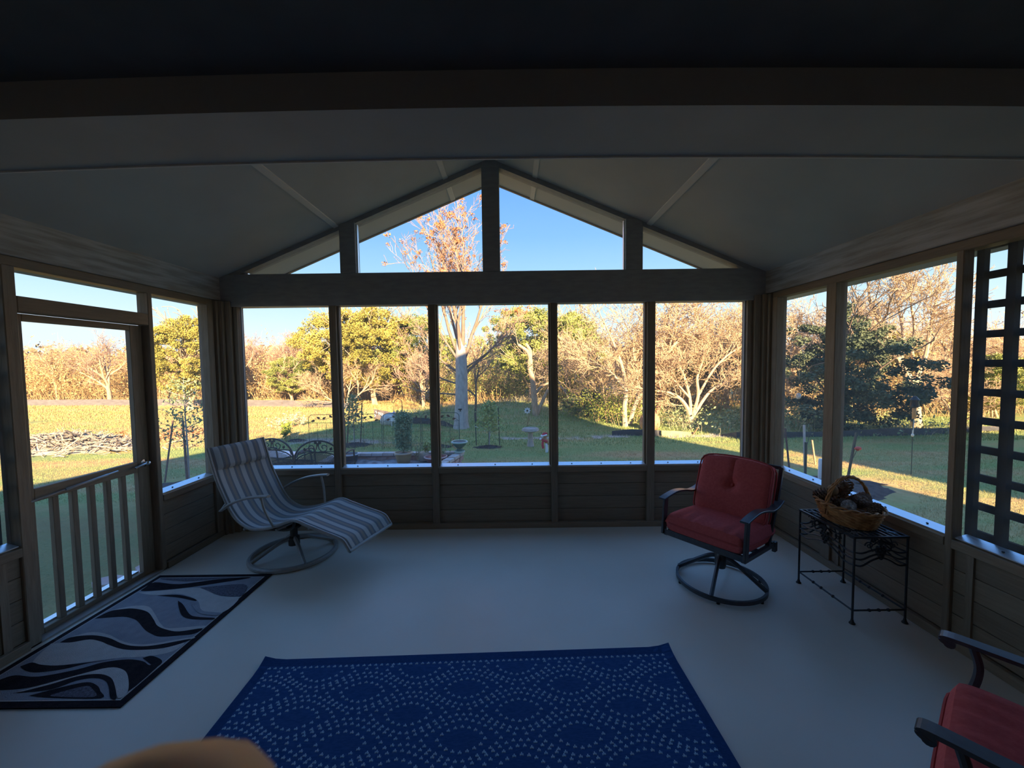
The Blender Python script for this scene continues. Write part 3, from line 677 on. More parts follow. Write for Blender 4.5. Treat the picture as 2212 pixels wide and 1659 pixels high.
for s in (-1, 1):
    a_ = MB().tube(bezier([(-.445, s * .30, .455), (-.31, s * .312, .53), (-.154, s * .315, .587), (.0, s * .315, .618), (.10, s * .315, .630)], 5), 1, 8, flat=(.015, .008), up=(0, 0, 1))
    arm = a_.build('armrest', TAUPEM, rc, True)
    MB().tube(bezier([(.02, s * .315, .612), (.05, s * .31, .50), (.092, s * .275, .365)], 5), .010, 8).build('arm_post', TAUPEM, arm, True).parent = rc
    MB().tube([(-.445, s * .30, .455), (-.44, s * .26, .50)], .010, 8).build('arm_bracket', TAUPEM, rc, True)
bs = MB()
bs.tube([(.335 * math.cos(2 * PI * k / 40), .335 * math.sin(2 * PI * k / 40), .022) for k in range(40)], .020, 8, closed=True)
bs.build('base_ring', TAUPEM, rc, True)
for k in range(4):
    a = PI / 4 + k * PI / 2 + .25
    MB().tube(bezier([(.03 * math.cos(a), .03 * math.sin(a), .155), (.12 * math.cos(a), .12 * math.sin(a), .13), (.325 * math.cos(a), .325 * math.sin(a), .03)], 5), .016, 8).build('spoke', TAUPEM, rc, True)
MB().lathe([(.045, .09), (.045, .16), (.03, .17), (.03, .24), (.06, .245), (.06, .26)], 16).build('swivel_hub', M('dark_hub', (.06, .055, .05), .5), rc, True)
mbk = MB()
for s in (-1, 1): mbk.tube(bezier([(-.25, s * .14, .305), (-.18, s * .12, .262), (0, s * .10, .258), (.12, s * .12, .30), (.16, s * .14, .36)], 5), .012, 6)
mbk.build('rocker_bracket', M('dark_hub', (.06, .055, .05)), rc, True)

# ---- cushions
def cushion(mb, w_, d_, t_, R, o, puff=1.0, dent=None, crown=0.0, nu=26, nv=26):
    def surf(sgn):
        def f(u, v):
            a, b = 2 * u - 1, 2 * v - 1
            a2, b2 = math.copysign(abs(a) ** .8, a), math.copysign(abs(b) ** .8, b)
            h = ((1 - abs(a2) ** 8) * (1 - abs(b2) ** 8)) ** .26 * (1 - .25 * puff * (a2 * a2 + b2 * b2) / 2)
            z = sgn * t_ / 2 * h
            if dent and sgn > 0: z -= dent(a2, b2) 
            cr = crown * (1 - a2 * a2)
            rcx = 1 - .03 * abs(b2) ** 6; rcy = 1 - .03 * abs(a2) ** 6
            return o + R @ Vector((a2 * w_ / 2 * rcx, b2 * d_ / 2 * rcy + cr * (b2 > 0) * b2, z))
        return f
    mb.grid(surf(1), nu, nv); n0 = len(mb.v); 
    f2 = surf(-1); mb.grid(lambda u, v: f2(1 - u, v), nu, nv)
    return mb
def piping(mb, w_, d_, R, o, r=.006, zoff=0.0, crown=0.0):
    P = []
    for k in range(64):
        th = 2 * PI * k / 64; c_, s_ = math.cos(th), math.sin(th); q = 1 / ((abs(c_) ** 9 + abs(s_) ** 9) ** (1 / 9))
        a, b = c_ * q, s_ * q; P.append(o + R @ Vector((a * w_ / 2 * 1.005, b * d_ / 2 * 1.005 + (crown * (1 - a * a) * b if b > 0 else 0), zoff)))
    return mb.tube(P, r, 6, closed=True)

def red_chair(loc, rz, label, curly):
    t = thing('swivel_chair', label, 'chair', loc, rz, 'red cushioned swivel chairs')
    # seat frame
    f = MB()
    for s in (-1, 1):
        f.bar([(.285, s * .275, .362), (-.24, s * .265, .325)], .026, .026)
    f.bar([(.285, -.285, .378), (.285, .285, .378)], .02, .042); f.bar([(-.2, -.275, .338), (-.2, .275, .338)], .03, .03)
    f.bar([(.05, -.27, .355), (.05, .27, .355)], .04, .02)
    f.build('seat_frame', CHAIRM, t)
    for s in (-1, 1):
        if not curly:
            arm = MB().bar(bezier([(.315, s * .288, .627), (.24, s * .288, .640), (.13, s * .288, .650), (.02, s * .288, .637), (-.09, s * .288, .613), (-.19, s * .288, .618), (-.275, s * .287, .645)], 5), .055, .014).build('armrest', CHAIRM, t, bevel=.003)
            MB().bar([(.262, s * .288, .622), (.287, s * .288, .36)], .018, .05, up=(1, 0, 0)).build('arm_post', CHAIRM, t, bevel=.003)
        else:
            arm = MB().bar(bezier([(.30, s * .288, .615), (.325, s * .288, .628), (.31, s * .288, .640), (.2, s * .288, .640), (.02, s * .288, .637), (-.15, s * .288, .625), (-.285, s * .287, .640)], 5), .05, .014).build('armrest', CHAIRM, t, bevel=.003)
            MB().tube([(.305, s * (.288 - .024), .622), (.305, s * (.288 + .024), .622)], .016, 12).build('arm_scroll', CHAIRM, t, True)
            MB().tube(bezier([(.25, s * .288, .632), (.235, s * .288, .56), (.25, s * .288, .47), (.285, s * .288, .365)], 6), .013, 8).build('arm_post', CHAIRM, t, True)
    bk = MB()
    for s in (-1, 1): bk.bar(bezier([(-.13, s * .262, .33), (-.19, s * .265, .48), (-.295, s * .267, .72), (-.36, s * .262, .86)], 5), .028, .028, up=(0, 1, 0))
    bk.bar([(-.36, -.262, .86), (-.36, .262, .86)], .025, .025); bk.bar([(-.24, -.262, .58), (-.24, .262, .58)], .025, .02); bk.bar([(-.17, -.262, .43), (-.17, .262, .43)], .025, .02)
    bk.build('back_frame', CHAIRM, t, bevel=.003)
    for s in (-1, 1):
        MB().bar([(-.23, s * .272, .345), (-.23, s * .272, .275)], .024, .04, up=(1, 0, 0)).build('rear_stub', CHAIRM, t, bevel=.002)
    # cushions
    R0 = Matrix.Rotation(math.radians(4), 3, 'Y') @ Matrix.Rotation(PI / 2, 3, 'Z')      # local x -> chair y
    R0 = Matrix(((0, 1, 0), (1, 0, 0), (0, 0, -1))); R0 = Matrix(((0, -1, 0), (1, 0, 0), (0, 0, 1)))
    R0 = Matrix.Rotation(math.radians(-3.5), 3, 'Y') @ R0
    def wr_(a, b): return (.007 * math.sin(a * 13) * max(0, -b) ** 3 + .011 * max(0, -b) ** 2 * math.sin(a * 21 + 1)) * (1 - abs(b) ** 5) * (1 - abs(a) ** 6)
    sc = cushion(MB(), .565, .55, .165, R0, Vector((.028, 0, .438)), .6, wr_).build('seat_cushion', RED, t, True)
    piping(MB(), .565, .55, R0, Vector((.028, 0, .438)), .0065, .0).build('piping', REDP, sc, True)
    tilt = math.radians(20)
    # back cushion: local x across (chair -y), local y up the back, z out of the front
    up_ = Vector((-math.sin(tilt), 0, math.cos(tilt))); fw_ = Vector((math.cos(tilt), 0, math.sin(tilt))); rt_ = up_.cross(fw_)
    RBk = Matrix((rt_, up_, fw_)).transposed()
    ob = Vector((-.185, 0, .672))
    def dn(a, b):
        r2 = (a / .16) ** 2 + ((b - .12) / .14) ** 2
        return .045 * math.exp(-r2) + .012 * math.exp(-(a / .035) ** 2) * (1 if .1 < b < .93 else .15)
    bcu = cushion(MB(), .525, .445, .125, RBk, ob, .9, dn, .025, 40, 34).build('back_cushion', RED, t, True)
    piping(MB(), .525, .445, RBk, ob, .006, .034, .025).build('piping', REDP, bcu, True)
    piping(MB(), .525, .445, RBk, ob, .005, -.035, .025).build('piping', REDP, bcu, True)
    MB().ball(ob + RBk @ Vector((0, .027, .018)), (.017, .014, .017), 12, 8).build('button', RED, bcu, True)
    # base
    r = MB(); r.tube([(.298 * math.cos(2 * PI * k / 48), .298 * math.sin(2 * PI * k / 48), .026) for k in range(48)], 1, 4, closed=True, flat=(.008, .014), up=(0, 0, 1))
    r.build('base_ring', CHAIRM, t, True)
    for k in range(6): a = k * PI / 3 + .4; MB().lathe([(.012, 0), (.012, .014)], 8, (.298 * math.cos(a), .298 * math.sin(a), 0)).build('floor_glide', EYEB, t)
    for k in range(4):
        a = k * PI / 2 + .25
        MB().tube(bezier([(.03 * math.cos(a), .03 * math.sin(a), .205), (.10 * math.cos(a), .10 * math.sin(a), .175), (.295 * math.cos(a), .295 * math.sin(a), .035)], 5), 1, 6, flat=(.010, .012)).build('spoke', CHAIRM, t, True)
    MB().lathe([(.034, .12), (.04, .15), (.04, .22), (.028, .235), (.028, .27), (.07, .275), (.075, .29), (.06, .30), (.06, .325), (.10, .33), (.10, .338)], 20).build('swivel_hub', CHAIRM, t, True)
    return t
red_chair((1.535, 2.86, 0), math.atan2(-.6, -.8), 'red cushioned swivel chair with flat dark arms near the back right corner', False)
red_chair((1.545, .965, 0), math.atan2(.785, -.62), 'red cushioned chair with scrolled dark arms cut off at the lower right', True)

# ---- wrought iron side table
tb = thing('side_table', 'black wrought iron side table with scrolled grape panels by the right wall', 'table', (2.275, 2.615, 0))
tw, tl, th_ = .165, .23, .55
for sx_ in (-1, 1):
    for sy_ in (-1, 1):
        x, y = sx_ * tw, sy_ * tl
        lg = MB().tube([(x, y, .012), (x, y, .3), (x, y, th_)], .0066, 8)
        lg.lathe([(.017, 0), (.017, .005), (.010, .014), (.007, .028)], 10, (x, y, 0)); lg.build('leg', BLACKM, tb, True)
for sy_ in (-1, 1):
    s_ = MB().tube([(-tw, sy_ * tl, .085), (tw, sy_ * tl, .085)], .006, 6)
    for x in (-.06, .0, .06): s_.ball((x, sy_ * tl, .085), (.011, .011, .010), 8, 6)
    s_.build('stretcher', BLACKM, tb, True)
for sx_ in (-1, 1):
    s_ = MB().tube([(sx_ * tw, -tl, .085), (sx_ * tw, tl, .085)], .006, 6)
    for y in (-.08, .02, .09): s_.ball((sx_ * tw, y, .085), (.011, .011, .010), 8, 6)
    s_.build('stretcher', BLACKM, tb, True)
tp = MB(); tp.tube([(-tw, -tl, th_), (tw, -tl, th_), (tw, tl, th_), (-tw, tl, th_)], 1, 4, closed=True, flat=(.009, .006), up=(0, 0, 1))
tp.build('top_rim', BLACKM, tb)
for k in range(1, 9):
    x = -tw + 2 * tw * k / 9; MB().box(x - .006, x + .006, -tl, tl, th_ - .004, th_ + .004).build('top_slat', BLACKM, tb)
for y in (-.12, .12):
    MB().box(-tw, tw, y - .006, y + .006, th_ - .008, th_ - .002).build('cross_slat', BLACKM, tb)
for sx_ in (-1, 1):
    for sy_ in (-1, 1):
        lf = MB()
        for a in (0, .7, -.7):
            c_ = Vector((sx_ * (tw - .05), sy_ * (tl - .06), th_ + .006)); R = Matrix.Rotation(a + math.atan2(sy_, sx_), 3, 'Z')
            lf.add([c_ + R @ Vector(q) for q in ((-.03, 0, 0), (0, -.013, .003), (.035, 0, 0), (0, .013, .003), (-.03, 0, -.004), (0, -.013, -.002), (.035, 0, -.004), (0, .013, -.002))], [(0, 1, 2, 3), (7, 6, 5, 4), (0, 4, 5, 1), (1, 5, 6, 2), (2, 6, 7, 3), (3, 7, 4, 0)])
        lf.build('leaf_motif', M('worn_iron', (.12, .13, .15), .4), tb)
def apron(half, fix, axis):
    def P(a, z): return (a, fix, z) if axis == 'x' else (fix, a, z)
    m = MB()
    for z0, dz in ((.455, .02), (.415, .03), (.375, .045)):
        m.tube([P(a, z) for a, z in [(q.x, q.z) for q in bezier([(-half, 0, z0), (-half * .7, 0, z0 - .005), (-half * .35, 0, z0 + dz * .6), (0, 0, z0 + dz), (half * .35, 0, z0 + dz * .6), (half * .7, 0, z0 - .005), (half, 0, z0)], 5)]], .0055, 5)
    for s in (-1, 1):
        sp = [(s * (half * .45 + .028 * (1 - k / 18) * math.cos(k * .55)), .498 + .026 * (1 - k / 18) * math.sin(k * .55)) for k in range(15)]
        m.tube([P(a, z) for a, z in sp], .004, 5)
        m.tube([P(q.x, q.z) for q in bezier([(s * half * .3, 0, .46), (s * half * .42, 0, .50), (s * half * .32, 0, .548)], 5)], .004, 5)
    m.build('apron_scroll', BLACKM, tb, True)
    g = MB(); k = 0
    for row, n in enumerate((3, 4, 3, 2, 1)):
        for i in range(n): g.ball(P((i - (n - 1) / 2) * .02, .485 - row * .017), .0115, 8, 6)
    for s in (-1, 0, 1):
        c_ = Vector(P(s * .03, .515)); u_ = Vector(P(1, 0)) - Vector(P(0, 0)); 
        L_ = u_ * math.cos(PI / 2 + s * .9) * .038 + Vector((0, 0, math.sin(PI / 2 + s * .9))) * .03; W_ = Vector((0, 0, 1)) * .008 * abs(s) + u_ * .016 * (1 - abs(s) * .5); N_ = u_.cross(Vector((0, 0, 1))) * .003
        g.add([c_ - L_ - N_, c_ + W_ - N_, c_ + L_ - N_, c_ - W_ - N_, c_ - L_ + N_, c_ + W_ + N_, c_ + L_ + N_, c_ - W_ + N_], [(0, 1, 2, 3), (7, 6, 5, 4), (0, 4, 5, 1), (1, 5, 6, 2), (2, 6, 7, 3), (3, 7, 4, 0)])
    g.build('grape_cluster', BLACKM, tb, True)
for s in (-1, 1): apron(tw, s * tl, 'x'); apron(tl, s * tw, 'y')

# ---- basket
bk = thing('basket', 'oval wicker basket with arched handle on the iron side table', 'basket', (2.27, 2.625, .556))
BA, BB = .150, .205
def bro(z): return .80 + .20 * min(1, z / .10)
rows = 10
for k in range(rows):
    z = .012 + k * .0105; f = bro(z); P = []
    for i in range(72):
        th = 2 * PI * i / 72; wob_ = .004 * math.cos(18 * th + k * PI); P.append(((BA * f + wob_) * math.cos(th), (BB * f + wob_) * math.sin(th), z))
    MB().tube(P, .0062, 5, closed=True).build('wicker_row', WICK, bk, True)
st = MB()
for i in range(36):
    th = 2 * PI * (i + .5) / 36
    st.tube([(BA * bro(z) * math.cos(th), BB * bro(z) * math.sin(th), z) for z in (.004, .06, .118)], .0042, 5)
st.build('wicker_stakes', WICK, bk, True)
MB().lathe([(1, 0), (1, .008)], 40, (0, 0, .002), BA * .80, BB * .80).build('basket_bottom', WICK, bk)
for ph in (0, PI):
    MB().tube([((BA * 1.03 + .011 * math.cos(9 * th + ph)) * math.cos(th), (BB * 1.03 + .011 * math.cos(9 * th + ph)) * math.sin(th), .122 + .009 * math.sin(9 * th + ph)) for th in [2 * PI * i / 108 for i in range(108)]], .0065, 6, closed=True).build('braided_rim', WICK, bk, True)
hm = MB()
for ph in (0, 2.1, 4.2):
    P = []
    for i in range(41):
        a = PI * i / 40; s = i / 40
        P.append((-BA * .98 * math.cos(a) + .008 * math.cos(s * 22 + ph) * math.cos(a), .010 * math.sin(s * 22 + ph), .05 + .255 * math.sin(a) ** .8 + .008 * math.cos(s * 22 + ph) * math.sin(a)))
    hm.tube(P, .0062, 6)
hm.build('handle', WICK, bk, True)
def cone_mesh(L_=.11, W_=.045, n=95):
    m = MB(); m.ball((0, 0, 0), (W_ * .72, W_ * .72, L_ / 2 * .9), 10, 8)
    for i in range(n):
        s = (i + .5) / n; z = (s - .5) * L_; r = W_ * (math.sin(PI * (.12 + .83 * (1 - s) ** .8)) ** .7) * .82; a = i * 2.39996
        d = Vector((math.cos(a), math.sin(a), .35 - .2 * (1 - s))).normalized(); T_ = Vector((-math.sin(a), math.cos(a), 0)); U_ = d.cross(T_)
        c_ = Vector((math.cos(a) * r * .75, math.sin(a) * r * .75, z)); w_ = .0085
        m.add([c_ + T_ * w_ * .6 + U_ * .002, c_ - T_ * w_ * .6 + U_ * .002, c_ + d * .014 - T_ * w_, c_ + d * .019, c_ + d * .014 + T_ * w_, c_ + d * .013 - U_ * .006], [(0, 1, 2, 3, 4), (0, 4, 5), (1, 5, 2), (2, 5, 3), (3, 5, 4), (0, 5, 1)])
    return m.mesh('pinecone')
cm1, cm2 = cone_mesh(), cone_mesh(.10, .042)
CONES = [((2.19, 2.74, .700), (1.2, .3, .2), CONE, 'dark pinecone at the left end of the basket', 1.1), ((2.295, 2.70, .755), (.4, .5, 1.0), CONE, 'dark pinecone on top of the basket heap beside the handle', 1.15),
         ((2.205, 2.545, .690), (1.3, -.3, -.6), CONEF, 'frosted white pinecone at the near side of the basket', .95), ((2.30, 2.56, .715), (.6, -.5, .4), CONE, 'dark pinecone beside the right foot of the basket handle', 1.05),
         ((2.32, 2.485, .680), (1.2, .2, 2.0), CONE, 'dark pinecone at the right end of the basket', .9), ((2.24, 2.635, .665), (1.4, .9, 0), CONE, 'dark pinecone low in the middle of the basket', 1.05), ((2.34, 2.66, .675), (1.0, -.8, 2), CONE, 'dark pinecone at the wall side of the basket', 1.0)]
for p_, r_, mt, lb, sc_ in CONES:
    me = (cm2 if mt is CONEF else cm1).copy(); me.materials.clear()
    o = link('pinecone', me, mt); o.location = p_; o.rotation_euler = r_; o.scale = (sc_,) * 3; tag(o, lb, 'pinecone', 'pinecones in the basket')
sp = MB().ball((0, 0, 0), (.033, .033, .042), 16, 12); sp.lathe([(.008, .04), (.004, .052)], 8)
o = sp.build('seed_pod', NUT, None, True); o.location = (2.225, 2.70, .745); o.rotation_euler = (.3, -.4, 0); tag(o, 'smooth brown seed pod among the pinecones in the basket', 'seed pod')

# ---- the photographer's hand: one fingertip rises into the lower left of the frame
def skin_chain(parts, name, mat, parent):
    me = bpy.data.meshes.new(name); V = []; E = []; Rr = []
    for ch in parts:
        b = len(V)
        for i, (p_, r_) in enumerate(ch): V.append(tuple(p_)); Rr.append(r_); 
        E += [(b + i, b + i + 1) for i in range(len(ch) - 1)]
    me.from_pydata(V, E, []); o = bpy.data.objects.new(name, me); C.objects.link(o); o.parent = parent
    me.materials.append(mat)
    sk = o.modifiers.new('skin', 'SKIN'); sk.use_smooth_shade = True
    for i, q in enumerate(me.skin_vertices[0].data): q.radius = (Rr[i], Rr[i]); q.use_root = False
    b = 0
    for ch in parts: me.skin_vertices[0].data[b].use_root = True; b += len(ch)
    ss = o.modifiers.new('sub', 'SUBSURF'); ss.levels = 2; ss.render_levels = 2
    return o
hand = thing('hand', "photographer's bare hand with one fingertip raised at the lower left edge", 'hand')
tip = EYE + pix(410, 1520) * .042
ax = (-CF * .72 - CU * .74 + CR * .22).normalized()       # the finger points forward from below and behind the lens
sd_ = (CR - ax * CR.dot(ax)).normalized(); bkd = ax.cross(sd_).normalized()
def hp(a, b, c): return tip + ax * a + sd_ * b + bkd * c
palm = [[(hp(0.235, -.03, -.01), .026), (hp(0.200, -.03, -.008), .030), (hp(0.165, -.03, -.006), .028), (hp(0.140, -.028, -.004), .022)],
        [(hp(0.200, -.012, -.008), .020), (hp(0.150, .0, -.004), .014)], [(hp(0.200, -.052, -.008), .020), (hp(0.155, -.058, -.006), .014)]]
fing = [[(hp(.002, 0, 0), .0112), (hp(.016, 0, .0), .0128), (hp(.05, 0, .002), .0118), (hp(.10, -.001, .0), .0110), (hp(.155, -.006, -.004), .0125)],
        [(hp(0.125, -.062, -.035), .0080), (hp(0.112, -.052, -.045), .0086), (hp(0.105, -.03, -.032), .0090), (hp(0.115, -.024, -.01), .0096), (hp(0.160, -.022, -.006), .0115)],
        [(hp(0.135, -.075, -.036), .0078), (hp(0.120, -.066, -.045), .0084), (hp(0.116, -.046, -.032), .0088), (hp(0.128, -.042, -.010), .0094), (hp(0.165, -.040, -.006), .0110)],
        [(hp(0.148, -.086, -.034), .0066), (hp(0.136, -.078, -.042), .0072), (hp(0.134, -.062, -.030), .0076), (hp(0.144, -.059, -.010), .0082), (hp(0.175, -.056, -.008), .0100)],
        [(hp(0.135, .012, -.052), .0092), (hp(0.148, .020, -.040), .0098), (hp(0.170, .018, -.024), .0108), (hp(0.200, -.005, -.012), .0135)]]
skin_chain(palm + fing + [[(hp(.235, -.03, -.01), .026), (hp(.28, -.04, .0), .024), (hp(.35, -.05, .05), .027), (hp(.47, -.06, .14), .033)]], 'palm_and_fingers', SKIN, hand)
nl = MB().ball(hp(.010, 0, -.0092), (.0062, .0016, .0075), 10, 8, R=Matrix((sd_, bkd, ax)).transposed()).build('fingernail', NAIL, hand, True)

# ================================================================== GROUND
m = MB()
gx = np.concatenate([np.linspace(-60, -14, 14), np.linspace(-12, 14, 66), np.linspace(17, 60, 12)])
gy = np.concatenate([np.linspace(-14, 2, 8), np.linspace(3, 24, 56), np.linspace(26, 90, 14)])
V = [(x, y, gz(x, y)) for x in gx for y in gy]; ny = len(gy)
F = [(i * ny + j, (i + 1) * ny + j, (i + 1) * ny + j + 1, i * ny + j + 1) for i in range(len(gx) - 1) for j in range(ny - 1)]
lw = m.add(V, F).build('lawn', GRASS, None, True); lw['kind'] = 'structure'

rg = np.random.default_rng(99); PT = []; HT = []
for x0, x1, y0, y1, n_, h_ in ((-10, 10, 1.0, 9, 360000, .027), (-17, 15, 9, 14.5, 110000, .05), (-32, 4, 14.5, 23, 100000, .075), (4, 20, 14.5, 20, 16000, .09)):
    q = np.stack([rg.uniform(x0, x1, n_), rg.uniform(y0, y1, n_)], 1)
    ok = ~((q[:, 0] > XL - .2) & (q[:, 0] < XR + .2) & (q[:, 1] < D + .2)) & ~((q[:, 0] > -3.5) & (q[:, 0] < -.9) & (q[:, 1] > 6.4) & (q[:, 1] < 7.65)) & (np.abs(q[:, 0]) < 1.45 * q[:, 1] + 1.5)
    for cx0, cy0, r0 in ((4.75, 5.9, 1.0), (-5.3, 6.4, .6)): ok &= ((q[:, 0] - cx0) ** 2 + (q[:, 1] - cy0) ** 2 > r0 * r0)
    q = q[ok]; PT.append(q); HT.append(np.full(len(q), h_) * rg.uniform(.5, 1.25, len(q)))
PT = np.concatenate(PT); HT = np.concatenate(HT); n_ = len(PT); HT *= np.where((PT[:, 0] < -2.9) & (PT[:, 1] < 5.5), .42, 1.0)
Z = np.array([gz(a, b) for a, b in PT]); an = rg.uniform(0, PI, n_); wd = HT * rg.uniform(.10, .20, n_) * np.where(PT[:, 1] < 9, .6, 1.0); ln = rg.normal(0, .35, (n_, 2)) * HT[:, None]
dx_, dy_ = np.cos(an) * wd, np.sin(an) * wd
V = np.stack([np.stack([PT[:, 0] - dx_, PT[:, 1] - dy_, Z - .005], 1), np.stack([PT[:, 0] + dx_, PT[:, 1] + dy_, Z - .005], 1), np.stack([PT[:, 0] + ln[:, 0], PT[:, 1] + ln[:, 1], Z + HT], 1)], 1).reshape(-1, 3)
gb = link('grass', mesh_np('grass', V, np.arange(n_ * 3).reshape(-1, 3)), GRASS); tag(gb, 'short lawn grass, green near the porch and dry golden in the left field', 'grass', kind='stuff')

# ================================================================== PLANTS: generators
def nrm(v): return v / (np.linalg.norm(v) + 1e-12)
def perp_rot(d, ang, rg):
    a = rg.normal(size=3); a -= d * a.dot(d); a = nrm(a)
    return nrm(d * math.cos(ang) + a * math.sin(ang))
def tubes_np(paths):
    VV = []; FF = []; b = 0
    for P, R, n in paths:
        N = len(P); T = np.gradient(P, axis=0); T /= (np.linalg.norm(T, axis=1, keepdims=True) + 1e-9)
        ref = np.array([0.31, 0.17, 0.93]) if abs(T[0, 2]) < .9 else np.array([1., .1, 0.])
        S = np.cross(T, ref); S /= (np.linalg.norm(S, axis=1, keepdims=True) + 1e-9); U = np.cross(S, T)
        an = 2 * PI * np.arange(n) / n
        V = P[:, None, :] + R[:, None, None] * (S[:, None, :] * np.cos(an)[None, :, None] + U[:, None, :] * np.sin(an)[None, :, None])
        VV.append(V.reshape(-1, 3))
        i = np.arange(N - 1)[:, None] * n; k = np.arange(n)[None, :]; k2 = (k + 1) % n
        FF.append((np.stack([i + k, i + k2, i + n + k2, i + n + k], -1).reshape(-1, 4) + b)); b += N * n
    return np.concatenate(VV), np.concatenate(FF)
def grow(rg, p, d, L, r, lvl, prm, out, tips):
    n = (7, 6, 5, 4, 3, 3)[lvl]; P = [p]; dd = d
    for i in range(n):
        dd = nrm(dd + rg.normal(0, prm['wig'][lvl], 3) + np.array([0, 0, prm['trop'][lvl]])); P.append(P[-1] + dd * L / n)
    P = np.array(P); R = np.linspace(r, r * prm['taper'][lvl], n + 1); R = np.maximum(R, prm['rmin'])
    out.append((lvl, P, R)); tips.append(P[-1]) if lvl >= prm['max'] - 1 else None
    if lvl < prm['max']:
        k = prm['k'][lvl]
        for j in range(k):
            s = prm['t0'][lvl] + (1 - prm['t0'][lvl]) * ((j + rg.random()) / k); f = s * n; i = min(int(f), n - 1)
            q = P[i] + (P[i + 1] - P[i]) * (f - i); td = nrm(P[i + 1] - P[i])
            ang = rg.uniform(*prm['ang'][lvl])
            grow(rg, q, perp_rot(td, ang, rg), L * rg.uniform(*prm['ls'][lvl]) * (1.15 - .45 * s), max(R[i] * prm['rs'][lvl], prm['rmin']), lvl + 1, prm, out, tips)
SIDES = (8, 6, 5, 3, 3, 3)
def tree_meshes(seed, prm, lean=(0, 0, 1), L=2.0, r=.1, starts=None, split=1):
    rg = np.random.default_rng(seed); out = []; tips = []
    for (p, d, l_, rr) in (starts or [((0, 0, 0), lean, L, r)]):
        grow(rg, np.array(p, float), nrm(np.array(d, float)), l_, rr, 0, prm, out, tips)
    a = [(P, R, SIDES[l]) for l, P, R in out if l <= split]; b = [(P, R, SIDES[l]) for l, P, R in out if l > split]
    return mesh_np('trunk', *tubes_np(a)), (mesh_np('twigs', *tubes_np(b)) if b else None), np.array(tips), out
def leaf_cards(rg, pts, size, asp=1.8, flat=0.0):
    n = len(pts); a = rg.normal(size=(n, 3)); a[:, 2] *= (1 - flat); a /= np.linalg.norm(a, axis=1, keepdims=True)
    b = rg.normal(size=(n, 3)); b -= a * (a * b).sum(1, keepdims=True); b /= np.linalg.norm(b, axis=1, keepdims=True)
    s = (size * rg.uniform(.6, 1.4, n))[:, None]; A = a * s * asp / 2; B = b * s / 2; c = np.cross(a, b) * s * .12
    V = np.stack([pts - A, pts + B + c, pts + A, pts - B + c], 1).reshape(-1, 3)
    F = np.arange(n * 4).reshape(-1, 4); return V, F
def clump_pts(rg, centers, radii, n):
    out = []
    for c_, r_ in zip(centers, radii):
        q = rg.normal(size=(n, 3)); q /= np.linalg.norm(q, axis=1, keepdims=True); q *= (rg.random((n, 1)) ** .45); out.append(c_ + q * np.array([r_ * 1.1, r_ * 1.1, r_ * .78]))
    return np.concatenate(out)

BARE = dict(max=4, k=(5, 5, 5, 5), t0=(.35, .2, .15, .1), ang=((.35, .8), (.4, .95), (.4, 1.0), (.4, 1.1)), ls=((.6, .85), (.5, .8), (.45, .75), (.4, .7)), rs=(.70, .66, .58, .5), taper=(.50, .34, .3, .4, .5), wig=(.10, .16, .2, .25, .3), trop=(.05, .06, .05, .04, .03), rmin=.0065)
FINE = dict(BARE, max=4, k=(5, 6, 5, 4), rmin=.0055)
def bare_tree_kinds():
    K = []
    K.append(tree_meshes(1, BARE, (.05, 0, 1), 2.2, .085))
    K.append(tree_meshes(2, FINE, starts=[((0, 0, 0), (.45, 0, 1), 2.2, .07), ((.05, .02, 0), (-.35, .1, 1), 2.3, .06), ((0, .05, 0), (.05, -.1, 1), 2.4, .06)]))
    K.append(tree_meshes(3, FINE, starts=[((0, 0, 0), (.8, .1, 1), 2.2, .055), ((0, 0, 0), (-.8, 0, .9), 2.1, .055), ((0, 0, 0), (.2, .3, 1), 2.2, .05), ((0, 0, 0), (-.3, -.2, 1), 2.2, .05)]))
    K.append(tree_meshes(4, BARE, (-.1, 0, 1), 2.6, .075))
    K.append(tree_meshes(5, dict(FINE, k=(7, 6, 5, 5)), (.0, 0.05, 1), 2.3, .11))
    return K
BK = bare_tree_kinds()
def mesh_top(ms):
    h = 0
    for me in ms:
        if me is None: continue
        co = np.empty(len(me.vertices) * 3, np.float32); me.vertices.foreach_get('co', co); h = max(h, co[2::3].max())
    return h
BK_H = [mesh_top(k[:2]) for k in BK]
BASE_BARE = {}
def bare_tree(kind, px, Y, top_px, label, bark=BARK, twig=TWIG, group=None, rz=None, x=None, wide=1.0):
    X = atY(px, 800, Y).x if x is None else x; z0 = gz(X, Y) - .04
    top = atY(px, top_px, Y).z; s = (top - z0) / BK_H[kind]
    key = (kind, bark.name, twig.name)
    if key not in BASE_BARE:
        a = BK[kind][0]; b = BK[kind][1]
        t = thing('bare_tree', label, 'tree', (X, Y, z0), 0, group)
        for nm_, me_, mt_ in (('trunk', a, bark), ('twigs', b, twig)):
            o_p = link(nm_, me_, mt_, t, nm_ == 'trunk', 'stuff' if nm_ == 'twigs' else None); o_p.material_slots[0].link = 'OBJECT'; o_p.material_slots[0].material = mt_
        BASE_BARE[key] = t
        r = t
    else:
        r = dup(BASE_BARE[key], (X, Y, z0)); r['label'] = label
        if 'group' in r: del r['group']
        if group: r['group'] = group
    r.rotation_euler = (0, 0, rz if rz is not None else rnd.uniform(0, 6.28)); r.scale = (s * wide, s * wide, s)
    return r

